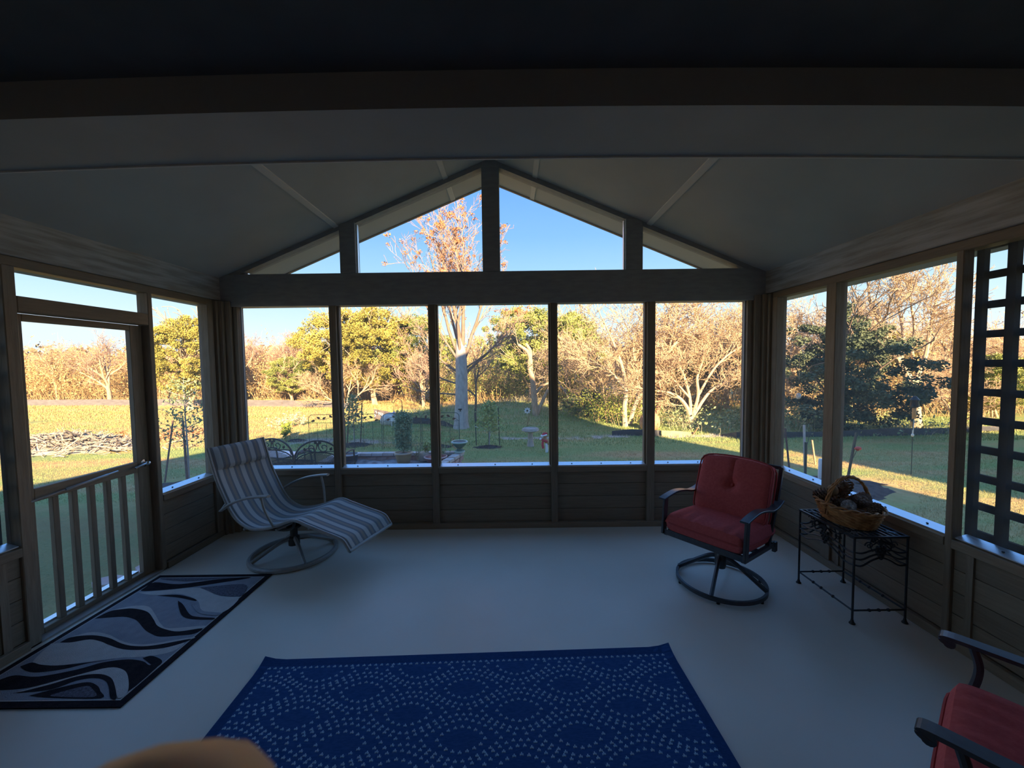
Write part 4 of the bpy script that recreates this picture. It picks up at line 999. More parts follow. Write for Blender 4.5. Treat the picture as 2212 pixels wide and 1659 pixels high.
CED_P = dict(max=2, k=(9, 5), t0=(.15, .3), ang=((.5, 1.1), (.4, .9)), ls=((.45, .75), (.4, .7)), rs=(.5, .5), taper=(.3, .3, .3), wig=(.08, .15, .2), trop=(.03, .10, .05), rmin=.012)
def evergreen_kind(seed, shape, n_cl, n_leaf, size, cl_r, hollow=.55, low=.25, multi=1):
    """unit tree, height 1: foliage clumps on the surface of a crown, trunk(s) inside"""
    rg = np.random.default_rng(seed); cs = []; rs_ = []
    while len(cs) < n_cl:
        q = rg.uniform(-1, 1, 3); r = np.linalg.norm(q)
        if r > 1 or r < hollow: continue
        z = low + (1 - low) * (q[2] * .5 + .5)
        wv_ = shape(z)
        lump = 1 + (.38 if low < .1 else .22) * math.sin(3 * math.atan2(q[1], q[0]) + seed + 5 * z) 
        cs.append(np.array([q[0] * wv_ * lump, q[1] * wv_ * lump, z - .03])); rs_.append(cl_r * rg.uniform(.7, 1.25))
    P = clump_pts(rg, cs, rs_, n_leaf); V, F = leaf_cards(rg, P, size)
    fol = mesh_np('foliage', V, F)
    st_ = [((.02 * i, .01 * i, 0), (rg.uniform(-.25, .25) * (multi > 1), rg.uniform(-.2, .2) * (multi > 1), 1), .8, .022 if multi == 1 else .015) for i in range(multi)]
    tr_ = tree_meshes(seed + 50, dict(CED_P, rmin=.003), starts=st_, split=5)[0]
    return tr_, fol
EVK = [evergreen_kind(21, lambda z: .46 * (max(0.02, 1 - abs(2 * z - 1.15) ** 2.6)) ** .5 + .03, 250, 190, .0095, .052, low=.30, multi=2),
       evergreen_kind(22, lambda z: .38 * (max(0.02, 1 - abs(2 * z - 1.05) ** 2.4)) ** .5 + .05, 250, 190, .0095, .052, low=.22, multi=3),
       evergreen_kind(23, lambda z: .37 * (max(0.02, 1 - abs(2 * z - .80) ** 2.0)) ** .6 + .04, 200, 215, .0105, .050, low=.03, multi=1, hollow=.35)]
BASE_EV = {}
def evergreen(kind, px, Y, top_px, label, fol, bark=BARK, rz=None, wide=1.0, group=None):
    X = atY(px, 800, Y).x; z0 = gz(X, Y) - .03; s = atY(px, top_px, Y).z - z0
    key = (kind, fol.name, bark.name)
    if key not in BASE_EV:
        r = thing('evergreen_tree', label, 'tree', (X, Y, z0), 0, group)
        for nm_, me_, mt_ in (('trunk', EVK[kind][0], bark), ('foliage', EVK[kind][1], fol)):
            o_p = link(nm_, me_, mt_, r, nm_ == 'trunk', 'stuff' if nm_ == 'foliage' else None); o_p.material_slots[0].link = 'OBJECT'; o_p.material_slots[0].material = mt_
        BASE_EV[key] = r
    else:
        r = dup(BASE_EV[key], (X, Y, z0)); r['label'] = label
    r.rotation_euler = (0, 0, rz if rz is not None else rnd.uniform(0, 6.28)); r.scale = (s * wide, s * wide, s)
    return r

# ---- the large half-bare tree with orange seed clusters
P0 = atz(998, 926)
big = thing('large_tree', 'tall grey-trunked tree with orange seed clusters in the middle of the yard', 'tree', (P0.x, P0.y, gz(P0.x, P0.y) - .05))
BIGP = dict(max=4, k=(2, 7, 6, 4), t0=(.8, .12, .2, .2), ang=((.3, .5), (.3, .75), (.4, .9), (.4, 1.)), ls=((.8, 1.), (.42, .68), (.4, .65), (.35, .6)), rs=(.6, .5, .5, .5), taper=(.5, .28, .3, .4, .5), wig=(.04, .08, .13, .18, .2), trop=(.0, .06, .09, .09, .08), rmin=.006)
limbs = [((0, 0, 2.2), (-.08, .0, 1), 3.7, .075), ((0, 0, 2.1), (-.42, .1, 1), 3.3, .055), ((.03, 0, 2.25), (.16, -.05, 1), 3.7, .065), ((.05, 0, 1.95), (.42, .05, 1), 3.1, .055), ((-.04, 0, 2.0), (-.70, -.1, 1), 2.9, .04),
         ((.06, .05, 1.6), (.85, .1, .75), 2.2, .05), ((0, .05, 2.2), (-.2, .35, 1), 3.3, .05), ((0, -.05, 2.2), (.1, -.4, 1), 3.2, .045), ((-.05, 0, 1.35), (-1, .1, .25), 1.9, .030), ((-.05, 0, 1.05), (-1, -.1, .1), 1.8, .026), ((-.06, .0, 1.7), (-1, 0, .45), 1.8, .035), ((.06, 0, 1.8), (1, -.2, .55), 1.7, .03)]
trk = (np.array([(-.02, 0, -.1), (-.02, 0, .25), (0, 0, .8), (.01, 0, 1.3), (.02, 0, 1.8), (.01, 0, 2.3), (-.03, 0, 2.7)]), np.array([.27, .21, .19, .18, .175, .16, .09]), 12)
LB = dict(BIGP, max=3, k=(8, 6, 4), t0=(.2, .2, .2), ang=((.3, .7), (.35, .85), (.4, 1.)), ls=((.35, .6), (.4, .65), (.35, .6)), rs=(.45, .5, .5), taper=(.22, .3, .4, .5), wig=(.07, .12, .17, .2), trop=(.05, .09, .09, .08), rmin=.005)
rg = np.random.default_rng(77); out = []; tips = []
for (p_, d_, l_, r_) in limbs: grow(rg, np.array(p_, float), nrm(np.array(d_, float)), l_, r_, 0, LB, out, tips)
link('trunk', mesh_np('trunk', *tubes_np([trk])), BARKG, big, True)
for l, P, R in out:
    if l == 0: link('limb', mesh_np('limb', *tubes_np([(P, R, 8)])), M('warm_limb_bark', (0.22, 0.155, 0.115), .85, (.28, .20, .155), 8, bump=.3), big, True)
link('twigs', mesh_np('twigs', *tubes_np([(P, R, 5 if l == 1 else 3) for l, P, R in out if l > 0])), TWIGP, big, kind='stuff')
tips = np.array(tips); sel = tips[(tips[:, 2] > 3.4)]; sel = sel[rg.random(len(sel)) < .13]
V, F = leaf_cards(rg, clump_pts(rg, sel, np.full(len(sel), .08), 18), .036, 1.6)
link('seed_clusters', mesh_np('seed_clusters', V, F), ORANGE, big, kind='stuff')
MB().box(-.055, .055, -.012, .012, 0, .035).box(-.012, .018, -.012, .012, -.05, .0).build('trunk_scar', EYEB, big).location = (-.02, -.19, .62)
# slender dark companion stem
tree = bare_tree(3, 1026, 12.6, 700, 'slender dark-stemmed bare tree just right of the tall grey trunk', BARKD, TWIG, rz=1.0, wide=.8)

# ---- evergreens
evergreen(1, 402, 17.5, 676, 'tall olive evergreen seen through the window beside the screen door', OLIVE, BARK, 0.4, .88)
evergreen(0, 738, 19.5, 660, 'olive cedar with wide crown, leftmost of the three cedars beyond the garden fence', OLIVE, BARK, 1.0, .82)
evergreen(1, 812, 18.8, 655, 'olive cedar, middle one of the three beyond the garden fence', OLIVE, BARK, 2.2, 1.0)
evergreen(0, 893, 20.0, 672, 'olive-green cedar, right one of the three beyond the garden fence', GREEN, BARK, 3.0, .95)
evergreen(1, 630, 21, 768, 'small green cedar low in the thicket at the left back window', GREEN, BARK, 4.1, 1.3)
evergreen(0, 1142, 17.5, 655, 'bright green broad-crowned cedar right of the tall grey trunk', GREEN, BARK, 5.0, .95)
evergreen(1, 1232, 18.5, 668, 'bright green cedar behind the fourth screen bay', GREEN, BARK, .3, .95)
evergreen(2, 1265, 13.5, 835, 'low dark green shrub at the foot of the fan-shaped bare tree', DKGREEN, BARKD, 1.0, 1.5)
evergreen(1, 1530, 17, 720, 'olive cedar hidden behind bare branches in the fifth screen bay', OLIVE, BARK, 2.0, 1.2)
evergreen(2, 1818, 10.6, 640, 'large dark blue-green live oak outside the right wall', DKGREEN, BARKD, 2.4, 1.15)
evergreen(1, 1880, 17, 700, 'olive cedar behind the dark live oak on the right', OLIVE, BARK, 3.6, 1.1)
evergreen(1, 2160, 12.5, 760, 'green cedar seen through the lattice panel on the right', GREEN, BARK, 1.6, 1.2)
evergreen(2, 1075, 20.5, 825, 'low olive shrub behind the young pine', OLIVE, BARK, .6, 1.9)
evergreen(2, 960, 20.5, 815, 'low olive shrub left of the tall grey trunk', OLIVE, BARK, 1.6, 1.9)

# ---- bare trees
bare_tree(4, 235, 20.5, 700, 'pale bare tree with pinkish upper twigs seen through the screen door', BARK, TWIGP, rz=.5)
bare_tree(1, 120, 23, 730, 'bare multi-stemmed tree at the far left of the screen door view', BARK, TWIG, rz=2)
bare_tree(2, 555, 23, 712, 'bushy bare tree at the left edge of the first screen bay', BARK, TWIGP, rz=1)
bare_tree(1, 650, 24, 706, 'bushy bare tree left of the three olive cedars', BARK, TWIGP, rz=3)
bare_tree(2, 745, 17.6, 745, 'pale bare tree with spreading forked trunk under the cedars', BARK, TWIG, rz=0.2, wide=1.1)
bare_tree(1, 912, 17.6, 735, 'pale bare tree with leaning stems left of the tall grey trunk', BARK, TWIG, rz=1.2)
bare_tree(2, 1245, 14.5, 700, 'fan-shaped bare tree leaning over the dark shrub', BARK, TWIG, rz=2.5, wide=1.0)
bare_tree(0, 1310, 13.0, 760, 'thin bare sapling tree left of the pale leaning trunks', BARK, TWIG, rz=1.9)
bare_tree(0, 1440, 16.5, 640, 'tall bare tree behind the reddish leaning trunk', BARK, TWIG, rz=.9, wide=1.1)
bare_tree(1, 1570, 15.5, 625, 'tall bare tree at the right of the fifth screen bay', BARK, TWIG, rz=4)
bare_tree(4, 1700, 13.5, 610, 'tall thin bare tree left of the dark live oak', BARK, TWIG, rz=2.4)
bare_tree(3, 1760, 15.5, 640, 'slim bare tree behind the corner of the dark live oak', BARK, TWIG, rz=.4)
bare_tree(4, 2040, 14.5, 640, 'bare tree behind the big forked one on the right', BARK, TWIG, rz=1.35)
bare_tree(2, 2075, 11.0, 740, 'many-stemmed low bare tree beside the right-hand post', BARK, TWIG, rz=1.0)
bare_tree(1, 2190, 13.0, 690, 'bare tree seen through the lattice openings on the right', BARK, TWIG, rz=2.7)
THL = ['at the far left of the screen door view', 'just right of the screen door glass, behind the left post', 'at the left edge of the first bay, above the grey silt fence', 'above the silt fence in the middle of the first bay', 'peeking between the middle and right olive cedars', 'behind the tall grey trunk', 'behind the soft green young pine', 'behind the broken forked trunk', 'left of the pale leaning trunks, far back', 'behind the fourth mullion, far back', 'behind the reddish leaning trunk, far back', 'behind the far right corner post', 'behind the right part of the dark live oak', 'left of the big forked bare tree', 'behind the many-stemmed tree at the right-hand post', 'behind the olive evergreen at the left side window', 'left of the pink-twigged tree in the screen door view']
for i, (px, Y, tp_) in enumerate(((25, 25, 745), (330, 24, 735), (500, 25.5, 735), (600, 26, 728), (840, 23.5, 760), (1010, 23, 760), (1100, 21, 770), (1180, 20.5, 740), (1330, 18.5, 720), (1400, 19, 700), (1480, 19.5, 690), (1620, 18, 670), (1840, 20, 660), (1925, 18, 670), (2110, 18, 680), (430, 25, 740), (190, 25.5, 740))):
    bare_tree((0, 1, 2, 4)[i % 4], px, Y, tp_, 'bare thicket tree ' + THL[i], BARK, TWIG, group='bare trees of the thicket', wide=1.25)
# forked broken trunk and reddish leaning trunk
def trunk_thing(name, label, paths, mat, twig=None):
    t = thing(name, label, 'tree', tuple(paths[0][0][0]))
    b = Vector(paths[0][0][0])
    for pts, r0, r1 in paths:
        Q = bezier([Vector(q) - b for q in pts], 5); MB().tube(Q, list(np.linspace(r0, r1, len(Q))), 8).build('trunk', mat, t, True)
    if twig: link('twigs', twig, TWIG, t, kind='stuff')
    return t
def A(px, py, Y): return tuple(atY(px, py, Y))
def twigs_for(starts, seed, prm=None):
    rg = np.random.default_rng(seed); out = []; tips = []
    for p_, d_, l_, r_ in starts: grow(rg, np.array(p_, float), nrm(np.array(d_, float)), l_, r_, 0, prm or dict(BARE, max=3, k=(6, 5, 4), rmin=.006), out, tips)
    return mesh_np('twigs', *tubes_np([(P, R, 4 if l == 0 else 3) for l, P, R in out]))
Yf = 13.2; bb = Vector(A(1158, 912, Yf))
def rel(px, py, Y): return tuple(Vector(A(px, py, Y)) - bb)
trunk_thing('forked_tree', 'broken pale trunk forking into two bare stubs behind the birdbath', [([A(1158, 915, Yf), A(1155, 870, Yf), A(1150, 820, Yf), A(1143, 790, Yf)],   .12, .075), ([A(1145, 800, Yf), A(1146, 780, Yf), A(1140, 760, Yf), A(1120, 745, Yf)], .09, .05), ([A(1148, 800, Yf), A(1144, 785, Yf), A(1146, 760, Yf), A(1136, 742, Yf)], .08, .045), ([A(1155, 850, Yf), A(1170, 835, Yf), A(1190, 825, Yf)], .05, .03), ([A(1160, 895, Yf), A(1175, 860, Yf), A(1190, 830, Yf), A(1205, 800, Yf)], .07, .03)], BARK,
            twigs_for([(rel(1120, 745, Yf), (-.2, 0, 1), .8, .025), (rel(1190, 825, Yf), (.6, 0, .8), 1.0, .025), (rel(1205, 800, Yf), (.3, .2, 1), 1.2, .025)], 5))
Yr = 11.6; bb = Vector(A(1412, 905, Yr))
trunk_thing('leaning_tree', 'reddish leaning trunk right of the fourth mullion', [([A(1405, 912, Yr), A(1420, 885, Yr), A(1426, 855, Yr), A(1424, 835, Yr), A(1432, 810, Yr), A(1446, 775, Yr), A(1462, 735, Yr)], .085, .035)], BARKR,
            twigs_for([(rel(1446, 775, Yr), (.3, .1, 1), 1.5, .03), (rel(1462, 735, Yr), (.2, 0, 1), 1.2, .03), (rel(1432, 810, Yr), (-.4, .1, 1), 1.2, .025)], 6))

PALEB = M('brightened_pale_bark', (0.46, 0.34, 0.23), 0.9, (0.62, 0.48, 0.34), 14, (2, 2, .6), .5)  # pale bark, brightened so the limbs stand out from the twigs
def limb_tree(label, Y, limbs, seed, bark=PALEB, n_tw=7, tl=1.1, dy=.5):
    o0 = Vector(A(*limbs[0][0][0], Y)); o0.z = gz(o0.x, o0.y) - .03
    t = thing('bare_tree', label, 'tree', tuple(o0)); st = []; rg = np.random.default_rng(seed)
    for li, (pts, r0, r1) in enumerate(limbs):
        dd = 0 if li == 0 else rg.uniform(-dy, dy)
        Q = bezier([Vector(A(px, py, Y + dd * k / (len(pts) - 1))) - o0 for k, (px, py) in enumerate(pts)], 5)
        if li == 0: Q[0].z = min(Q[0].z, 0.0)
        MB().tube(Q, list(np.linspace(r0, r1, len(Q))), 8).build('trunk', bark, t, True)
        for k in range(n_tw):
            f = .3 + .7 * (k + 1) / n_tw; i = min(int(f * (len(Q) - 1)), len(Q) - 2); q = Q[i]; d = (Q[i + 1] - Q[i]).normalized()
            v = d + Vector(tuple(rg.normal(0, .55, 3))) + Vector((0, 0, .25)); st.append((tuple(q), tuple(v), tl * rg.uniform(.6, 1.1), r1 * .62))
        st.append((tuple(Q[-1]), tuple((Q[-1] - Q[-2]).normalized()), tl * 1.1, r1 * .95))
    rg2 = np.random.default_rng(seed + 1); out = []; tips = []
    P_ = dict(BARE, max=3, k=(5, 5, 4), t0=(.2, .15, .1), rs=(.6, .55, .5), taper=(.35, .3, .4, .5), rmin=.0055)
    for p_, d_, l_, r_ in st: grow(rg2, np.array(p_, float), nrm(np.array(d_, float)), l_, max(r_, .010), 0, P_, out, tips)
    link('twigs', mesh_np('twigs', *tubes_np([(P, R, 5 if l == 0 else 3) for l, P, R in out])), TWIG, t, kind='stuff')
    return t
limb_tree('big sunlit bare tree with forked pale trunk on the right', 10.9, [
    ([(1980, 926), (1977, 880), (1968, 830), (1945, 785), (1920, 745), (1905, 705), (1880, 655)], .135, .035),
    ([(1974, 850), (1985, 805), (2000, 765), (2008, 715), (2022, 650)], .075, .025),
    ([(1945, 785), (1952, 735), (1946, 690), (1935, 640)], .055, .022), ([(1920, 745), (1895, 730), (1868, 722)], .04, .018),
    ([(1985, 805), (1970, 760), (1975, 710), (1968, 660)], .045, .02)], 41, tl=1.1, n_tw=5)
limb_tree('bare tree with pale leaning trunks behind the black silt fence', 11.6, [
    ([(1351, 926), (1349, 885), (1353, 845), (1347, 805), (1335, 765), (1318, 725)], .085, .025),
    ([(1360, 915), (1372, 875), (1392, 838), (1412, 805), (1436, 770), (1462, 738)], .065, .025),
    ([(1372, 875), (1378, 835), (1374, 795), (1368, 755), (1376, 715)], .04, .02), ([(1353, 845), (1330, 815), (1308, 795), (1285, 785)], .035, .016)], 43, tl=1.0)
limb_tree('low fan-shaped bare tree in the fifth screen bay', 11.2, [
    ([(1494, 928), (1488, 890), (1470, 862), (1445, 848), (1420, 845)], .075, .022),
    ([(1492, 905), (1490, 860), (1478, 815), (1460, 775), (1448, 740)], .05, .02), ([(1494, 905), (1508, 855), (1506, 815), (1520, 770), (1515, 730)], .05, .02),
    ([(1496, 900), (1530, 850), (1560, 830), (1600, 815)], .05, .02), ([(1508, 855), (1540, 800), (1575, 765), (1610, 745)], .035, .018), ([(1490, 860), (1455, 820), (1435, 800)], .03, .015)], 47, tl=.95)
# ---- undergrowth (uncountable)
def undergrowth(name, label, areas, n, h, mat, leafmat=None, nleaf=0, seed=3, lsize=.06, r0=.008):
    rg = np.random.default_rng(seed); paths = []; lp = []
    for (x0, y0, x1, y1, hs) in areas:
        nn_ = int(n * math.hypot(x1 - x0, y1 - y0) / 10)
        for _ in range(nn_):
            f = rg.random(); dep = rg.normal(0, .55); x = x0 + (x1 - x0) * f + rg.normal(0, .15); y = y0 + (y1 - y0) * f + dep
            hh = h * hs * rg.uniform(.35, 1.05) * (1 + .25 * math.sin(x * 1.7 + seed)); z = gz(x, y) - .05
            d = np.array([rg.normal(0, .42), rg.normal(0, .3), 1.0]); b = rg.normal(0, .35, 2)
            P = np.array([(x + d[0] * s * hh * .7 + b[0] * s * s * hh * .5, y + d[1] * s * hh * .7 + b[1] * s * s * hh * .5, z + hh * s * (1 - .12 * s)) for s in (0, .33, .66, 1)])
            paths.append((P, np.linspace(r0 * rg.uniform(.7, 1.5), r0 * .4, 4), 3))
            for k in range(2):
                s = rg.uniform(.3, .9); i = min(int(s * 3), 2); q = P[i] + (P[i + 1] - P[i]) * (s * 3 - i); e_ = q + rg.normal(0, .3, 3) * hh * .4 + np.array([0, 0, hh * .12])
                paths.append((np.array([q, (q + e_) / 2 + rg.normal(0, .03, 3), e_]), np.array([r0 * .6, r0 * .45, r0 * .3]), 3))
                lp.append(e_)
            lp += [P[2], P[3]]
    o = link(name, mesh_np(name, *tubes_np(paths)), mat); tag(o, label, 'undergrowth', kind='stuff')
    if nleaf:
        lp = np.array(lp); idx = rg.integers(0, len(lp), nleaf); V, F = leaf_cards(rg, lp[idx] + rg.normal(0, .16, (nleaf, 3)), lsize)
        link('dead_leaves', mesh_np('dead_leaves', V, F), leafmat or BRUSHLEAF, o, kind='stuff')
    return o
undergrowth('brush_thicket', 'dense golden brush thicket along the back of the left field', [(-34, 23.5, -13, 22.6, 1.0), (-36, 26, -13, 25, 1.15), (-13, 22.2, -5, 21.5, .85), (-13, 24.5, -5, 23.5, 1.05)], 620, 2.7, BRUSH, BRUSHLEAF, 60000, 3, .055)
undergrowth('brush_thicket', 'dry brush thicket behind the tall grey trunk and birdbath', [(-5.5, 20.5, 3.0, 18.5, .8), (-5, 23, 4, 21, 1.2)], 600, 2.4, BRUSH, GREEN, 26000, 4, .04)
undergrowth('brush_thicket', 'tangled brush thicket behind the black silt fence on the right', [(2.6, 16.5, 9, 15.0, .9), (3, 20, 12, 18, 1.5), (9, 13.5, 19, 13.5, .9), (10, 17, 24, 17, 1.6)], 560, 2.2, BRUSH, BRUSHLEAF, 26000, 5, .055)
undergrowth('tall_grass', 'tall dry grass on the mound around the tall grey trunk', [(-3.2, 13.6, 2.2, 14.4, 1), (-2.4, 12.6, 1.4, 13.2, .7), (-4.5, 15.2, 2.5, 16.0, 1)], 900, .38, DRYW, None, 0, 6, .03, .004)
undergrowth('tall_grass', 'grey-green weeds under the low bare trees on the right', [(4.6, 11.2, 8.4, 10.9, 1), (4.4, 12.2, 9.5, 12.0, 1.5), (8.4, 10.6, 11.0, 10.5, .8)], 700, .45, DRYW, SAPL, 5000, 7, .04, .004)
undergrowth('green_scrub', 'sunlit green scrub left of the fan-shaped bare tree', [(1.6, 13.6, 3.6, 12.6, 1), (2.4, 12.6, 4.2, 12.2, .7)], 240, 1.1, BRUSH, LIME, 5200, 8, .030)
# distant woodland closing the horizon
rg = np.random.default_rng(31); pts = []
for k in range(260):
    a = rg.uniform(-1.15, 1.15); dist = rg.uniform(34, 44); x = math.tan(a) * dist if abs(a) < .85 else math.copysign(dist, a) * rg.uniform(.9, 1.5); c_ = np.array([x, dist, rg.uniform(.4, 2.8)])
    pts.append(clump_pts(rg, [c_], [1.7], 130))
V, F = leaf_cards(rg, np.concatenate(pts), .26); o = link('distant_woodland', mesh_np('distant_woodland', V, F), M('distant_brush', (.20, .145, .08), .9, (.30, .22, .12), .3)); tag(o, 'distant brown woodland showing behind the thicket', 'woodland', kind='stuff')
# far house showing through the thicket
fh = thing('far_house', 'pinkish house far off behind the thicket at the left bay', 'house', (atY(530, 790, 48).x, 48, gz(0, 48)))
MB().box(-3.2, 3.2, 0, 6, 0, 2.9).build('house_wall', FARH, fh)
MB().extrude([(-3.6, -.4, 2.8), (3.6, -.4, 2.8), (3.6, 3, 4.2), (-3.6, 3, 4.2)], (0, 0, .15)).build('roof', FARR, fh)
for x in (-1.6, 1.2): MB().box(x - .5, x + .5, -.05, 0, 1.0, 2.2).build('window', M('far_window', (.10, .11, .13), .2), fh)

# ================================================================== YARD THINGS
# ---- brick planter
PL = struct('brick_planter'); del PL['kind']; tag(PL, 'low raised brick planter bed with pale cap bricks outside the back screens', 'planter')
PX0, PXB, PXF, PYF, PYB, PZ = -3.35, -1.0, -1.24, 6.55, 7.50, -.02
bkm = MB().box(-.1, .1, -.048, .048, -.032, .032).mesh('brick'); bkm.materials.append(BRICK)
cpm = MB().box(-.102, .102, -.07, .07, -.025, .025).mesh('cap_brick'); cpm.materials.append(CAPB)
def wall_run(a, b):
    a, b = Vector((*a, 0)), Vector((*b, 0)); L_ = (b - a).length; d = (b - a).normalized(); rz = math.atan2(d.y, d.x); n = int(L_ / .21)
    for row in range(3):
        for k in range(n):
            q = a + d * ((k + .5 + (.5 if row % 2 else 0)) * L_ / (n + .5)); o = bpy.data.objects.new('brick', bkm); C.objects.link(o); o.parent = PL
            o.location = (q.x, q.y, -.245 + .045 + row * .070); o.rotation_euler = (0, 0, rz + rnd.uniform(-.015, .015))
    for k in range(n):
        q = a + d * ((k + .5) * L_ / n); o = bpy.data.objects.new('cap_brick', cpm); C.objects.link(o); o.parent = PL
        o.location = (q.x, q.y, PZ - .022 + rnd.uniform(-.003, .003)); o.rotation_euler = (0, 0, rz + rnd.uniform(-.02, .02))
wall_run((PX0, PYF), (PXF, PYF)); wall_run((PXF, PYF), (PXB, PYB)); wall_run((PX0, PYB), (PXB, PYB)); wall_run((PX0, PYF), (PX0, PYB))
MB().grid(lambda u, v: (PX0 + (PXF + (PXB - PXF) * v - PX0) * u, PYF + (PYB - PYF) * v, -.15 + .02 * math.sin(u * 23) * math.sin(v * 11)), 30, 12).build('soil', PSOIL, PL, True)

# ---- pots
def pot(name, label, cat, loc, prof, mat, rim=None, rimprof=None, soil=None):
    t = thing(name, label, cat, loc)
    MB().lathe(prof, 28).build('body', mat, t, True)
    if rim: MB().lathe(rimprof, 28, cap=False).build('rim', rim, t, True)
    if soil: MB().lathe([(soil[0], soil[1] - .01), (soil[0], soil[1]), (soil[0] * .5, soil[1] + .006)], 20).build('soil', PSOIL, t)
    return t
p0 = atz(872, 1000, -.14)
pot('flower_pot', 'ochre pot with pale rim holding the columnar shrub in the planter', 'pot', (p0.x, p0.y, -.14), [(.095, 0), (.115, .02), (.145, .15), (.152, .185)], POTT, POTTR, [(.150, .178), (.166, .182), (.168, .20), (.150, .204), (.140, .19)], (.135, .18))
sh = thing('columnar_shrub', 'dense green columnar shrub growing in the ochre pot', 'shrub', (p0.x, p0.y, .04))
rg = np.random.default_rng(5); cs = [np.array([.10 * math.cos(k * 2.4) * rg.uniform(.4, 1), .10 * math.sin(k * 2.4) * rg.uniform(.4, 1), .10 + .64 * k / 60]) for k in range(60)]
V, F = leaf_cards(rg, clump_pts(rg, cs, [.095] * 60, 110), .019); link('foliage', mesh_np('foliage', V, F), POTG, sh, kind='stuff')
MB().tube([(0, 0, 0), (.01, 0, .3), (0, 0, .65)], [.018, .012, .005], 6).build('stem', BARKD, sh)
p1 = atz(757, 999, -.13)
pot('flower_pot', 'small glossy black pot beside the mesh-backed chair', 'pot', (p1.x, p1.y, -.14), [(.09, 0), (.12, .03), (.135, .13), (.14, .16)], POTB, M('pale_blue_rim', (.45, .52, .58), .3), [(.138, .155), (.15, .158), (.15, .175), (.136, .178)], (.13, .15))
p2 = atz(940, 999, -.12)
pot('planter_bowl', 'wide oxblood planter bowl in the corner of the brick bed', 'pot', (p2.x, p2.y + .05, -.14), [(.10, 0), (.15, .03), (.195, .095), (.20, .11)], POTR, POTRR, [(.195, .104), (.212, .110), (.214, .124), (.198, .13)], (.19, .10))
p3 = atz(911, 997, -.12)
pot('flower_pot', 'cream pot half hidden behind the oxblood bowl', 'pot', (p3.x, p3.y + .16, -.14), [(.07, 0), (.09, .03), (.10, .14), (.10, .16)], POTC, None, None, (.09, .15))
def tuft(name, label, loc, n, h, spread, mat, size, cat='plant', seed=1, group=None):
    rg = np.random.default_rng(seed); paths = []; pts = []
    for _ in range(n):
        d = np.array([rg.normal(0, spread), rg.normal(0, spread), 1]) * h * rg.uniform(.5, 1.0); P = np.array([[0, 0, 0], d * .5 + [0, 0, h * .05], d]) + np.array([rg.normal(0, .02), rg.normal(0, .02), 0])
        paths.append((P, np.array([.003, .0025, .002]), 3)); pts += [P[1], P[2], (P[1] + P[2]) / 2]
    t = thing(name, label, cat, loc, 0, group)
    link('stems', mesh_np('stems', *tubes_np(paths)), DRYW, t, kind='stuff')
    pts = np.array(pts); V, F = leaf_cards(rg, pts[rg.integers(0, len(pts), n * 14)] + rg.normal(0, h * .08, (n * 14, 3)), size); link('foliage', mesh_np('foliage', V, F), mat, t, kind='stuff')
    return t
tuft('leafy_plant', 'pale yellow-green plant in the cream pot', (p3.x + .06, p3.y + .16, .0), 14, .18, .45, SOFTG, .035, seed=2)
tuft('leafy_plant', 'grey-green trailing plant behind the oxblood bowl', (p2.x + .10, p2.y + .30, -.12), 16, .26, .5, SAPL, .022, seed=3)
tuft('leafy_plant', 'wispy plant right of the ochre pot in the planter', (p0.x + .24, p0.y + .12, -.12), 12, .42, .35, SAPL, .02, seed=4)
un = pot('garden_urn', 'green glazed footed urn on the back corner of the brick planter', 'urn', (-1.02, 7.42, PZ + .004), [(.085, 0), (.095, .012), (.09, .045), (.06, .065), (.055, .085), (.085, .11), (.125, .15), (.14, .19)], URN, URNL, [(.138, .186), (.158, .19), (.162, .205), (.15, .216), (.128, .212)], (.125, .19))
MB().lathe([(.088, .0), (.105, .008), (.10, .03), (.07, .05)], 28).build('foot', URNL, un, True)
tuft('red_flower', 'single dark red flower standing behind the green urn', (atY(982, 975, 8.3).x, 8.3, LAWN), 2, .46, .02, M('dark_red_petal', (.30, .05, .05), .8), .022, 'flower', 5)

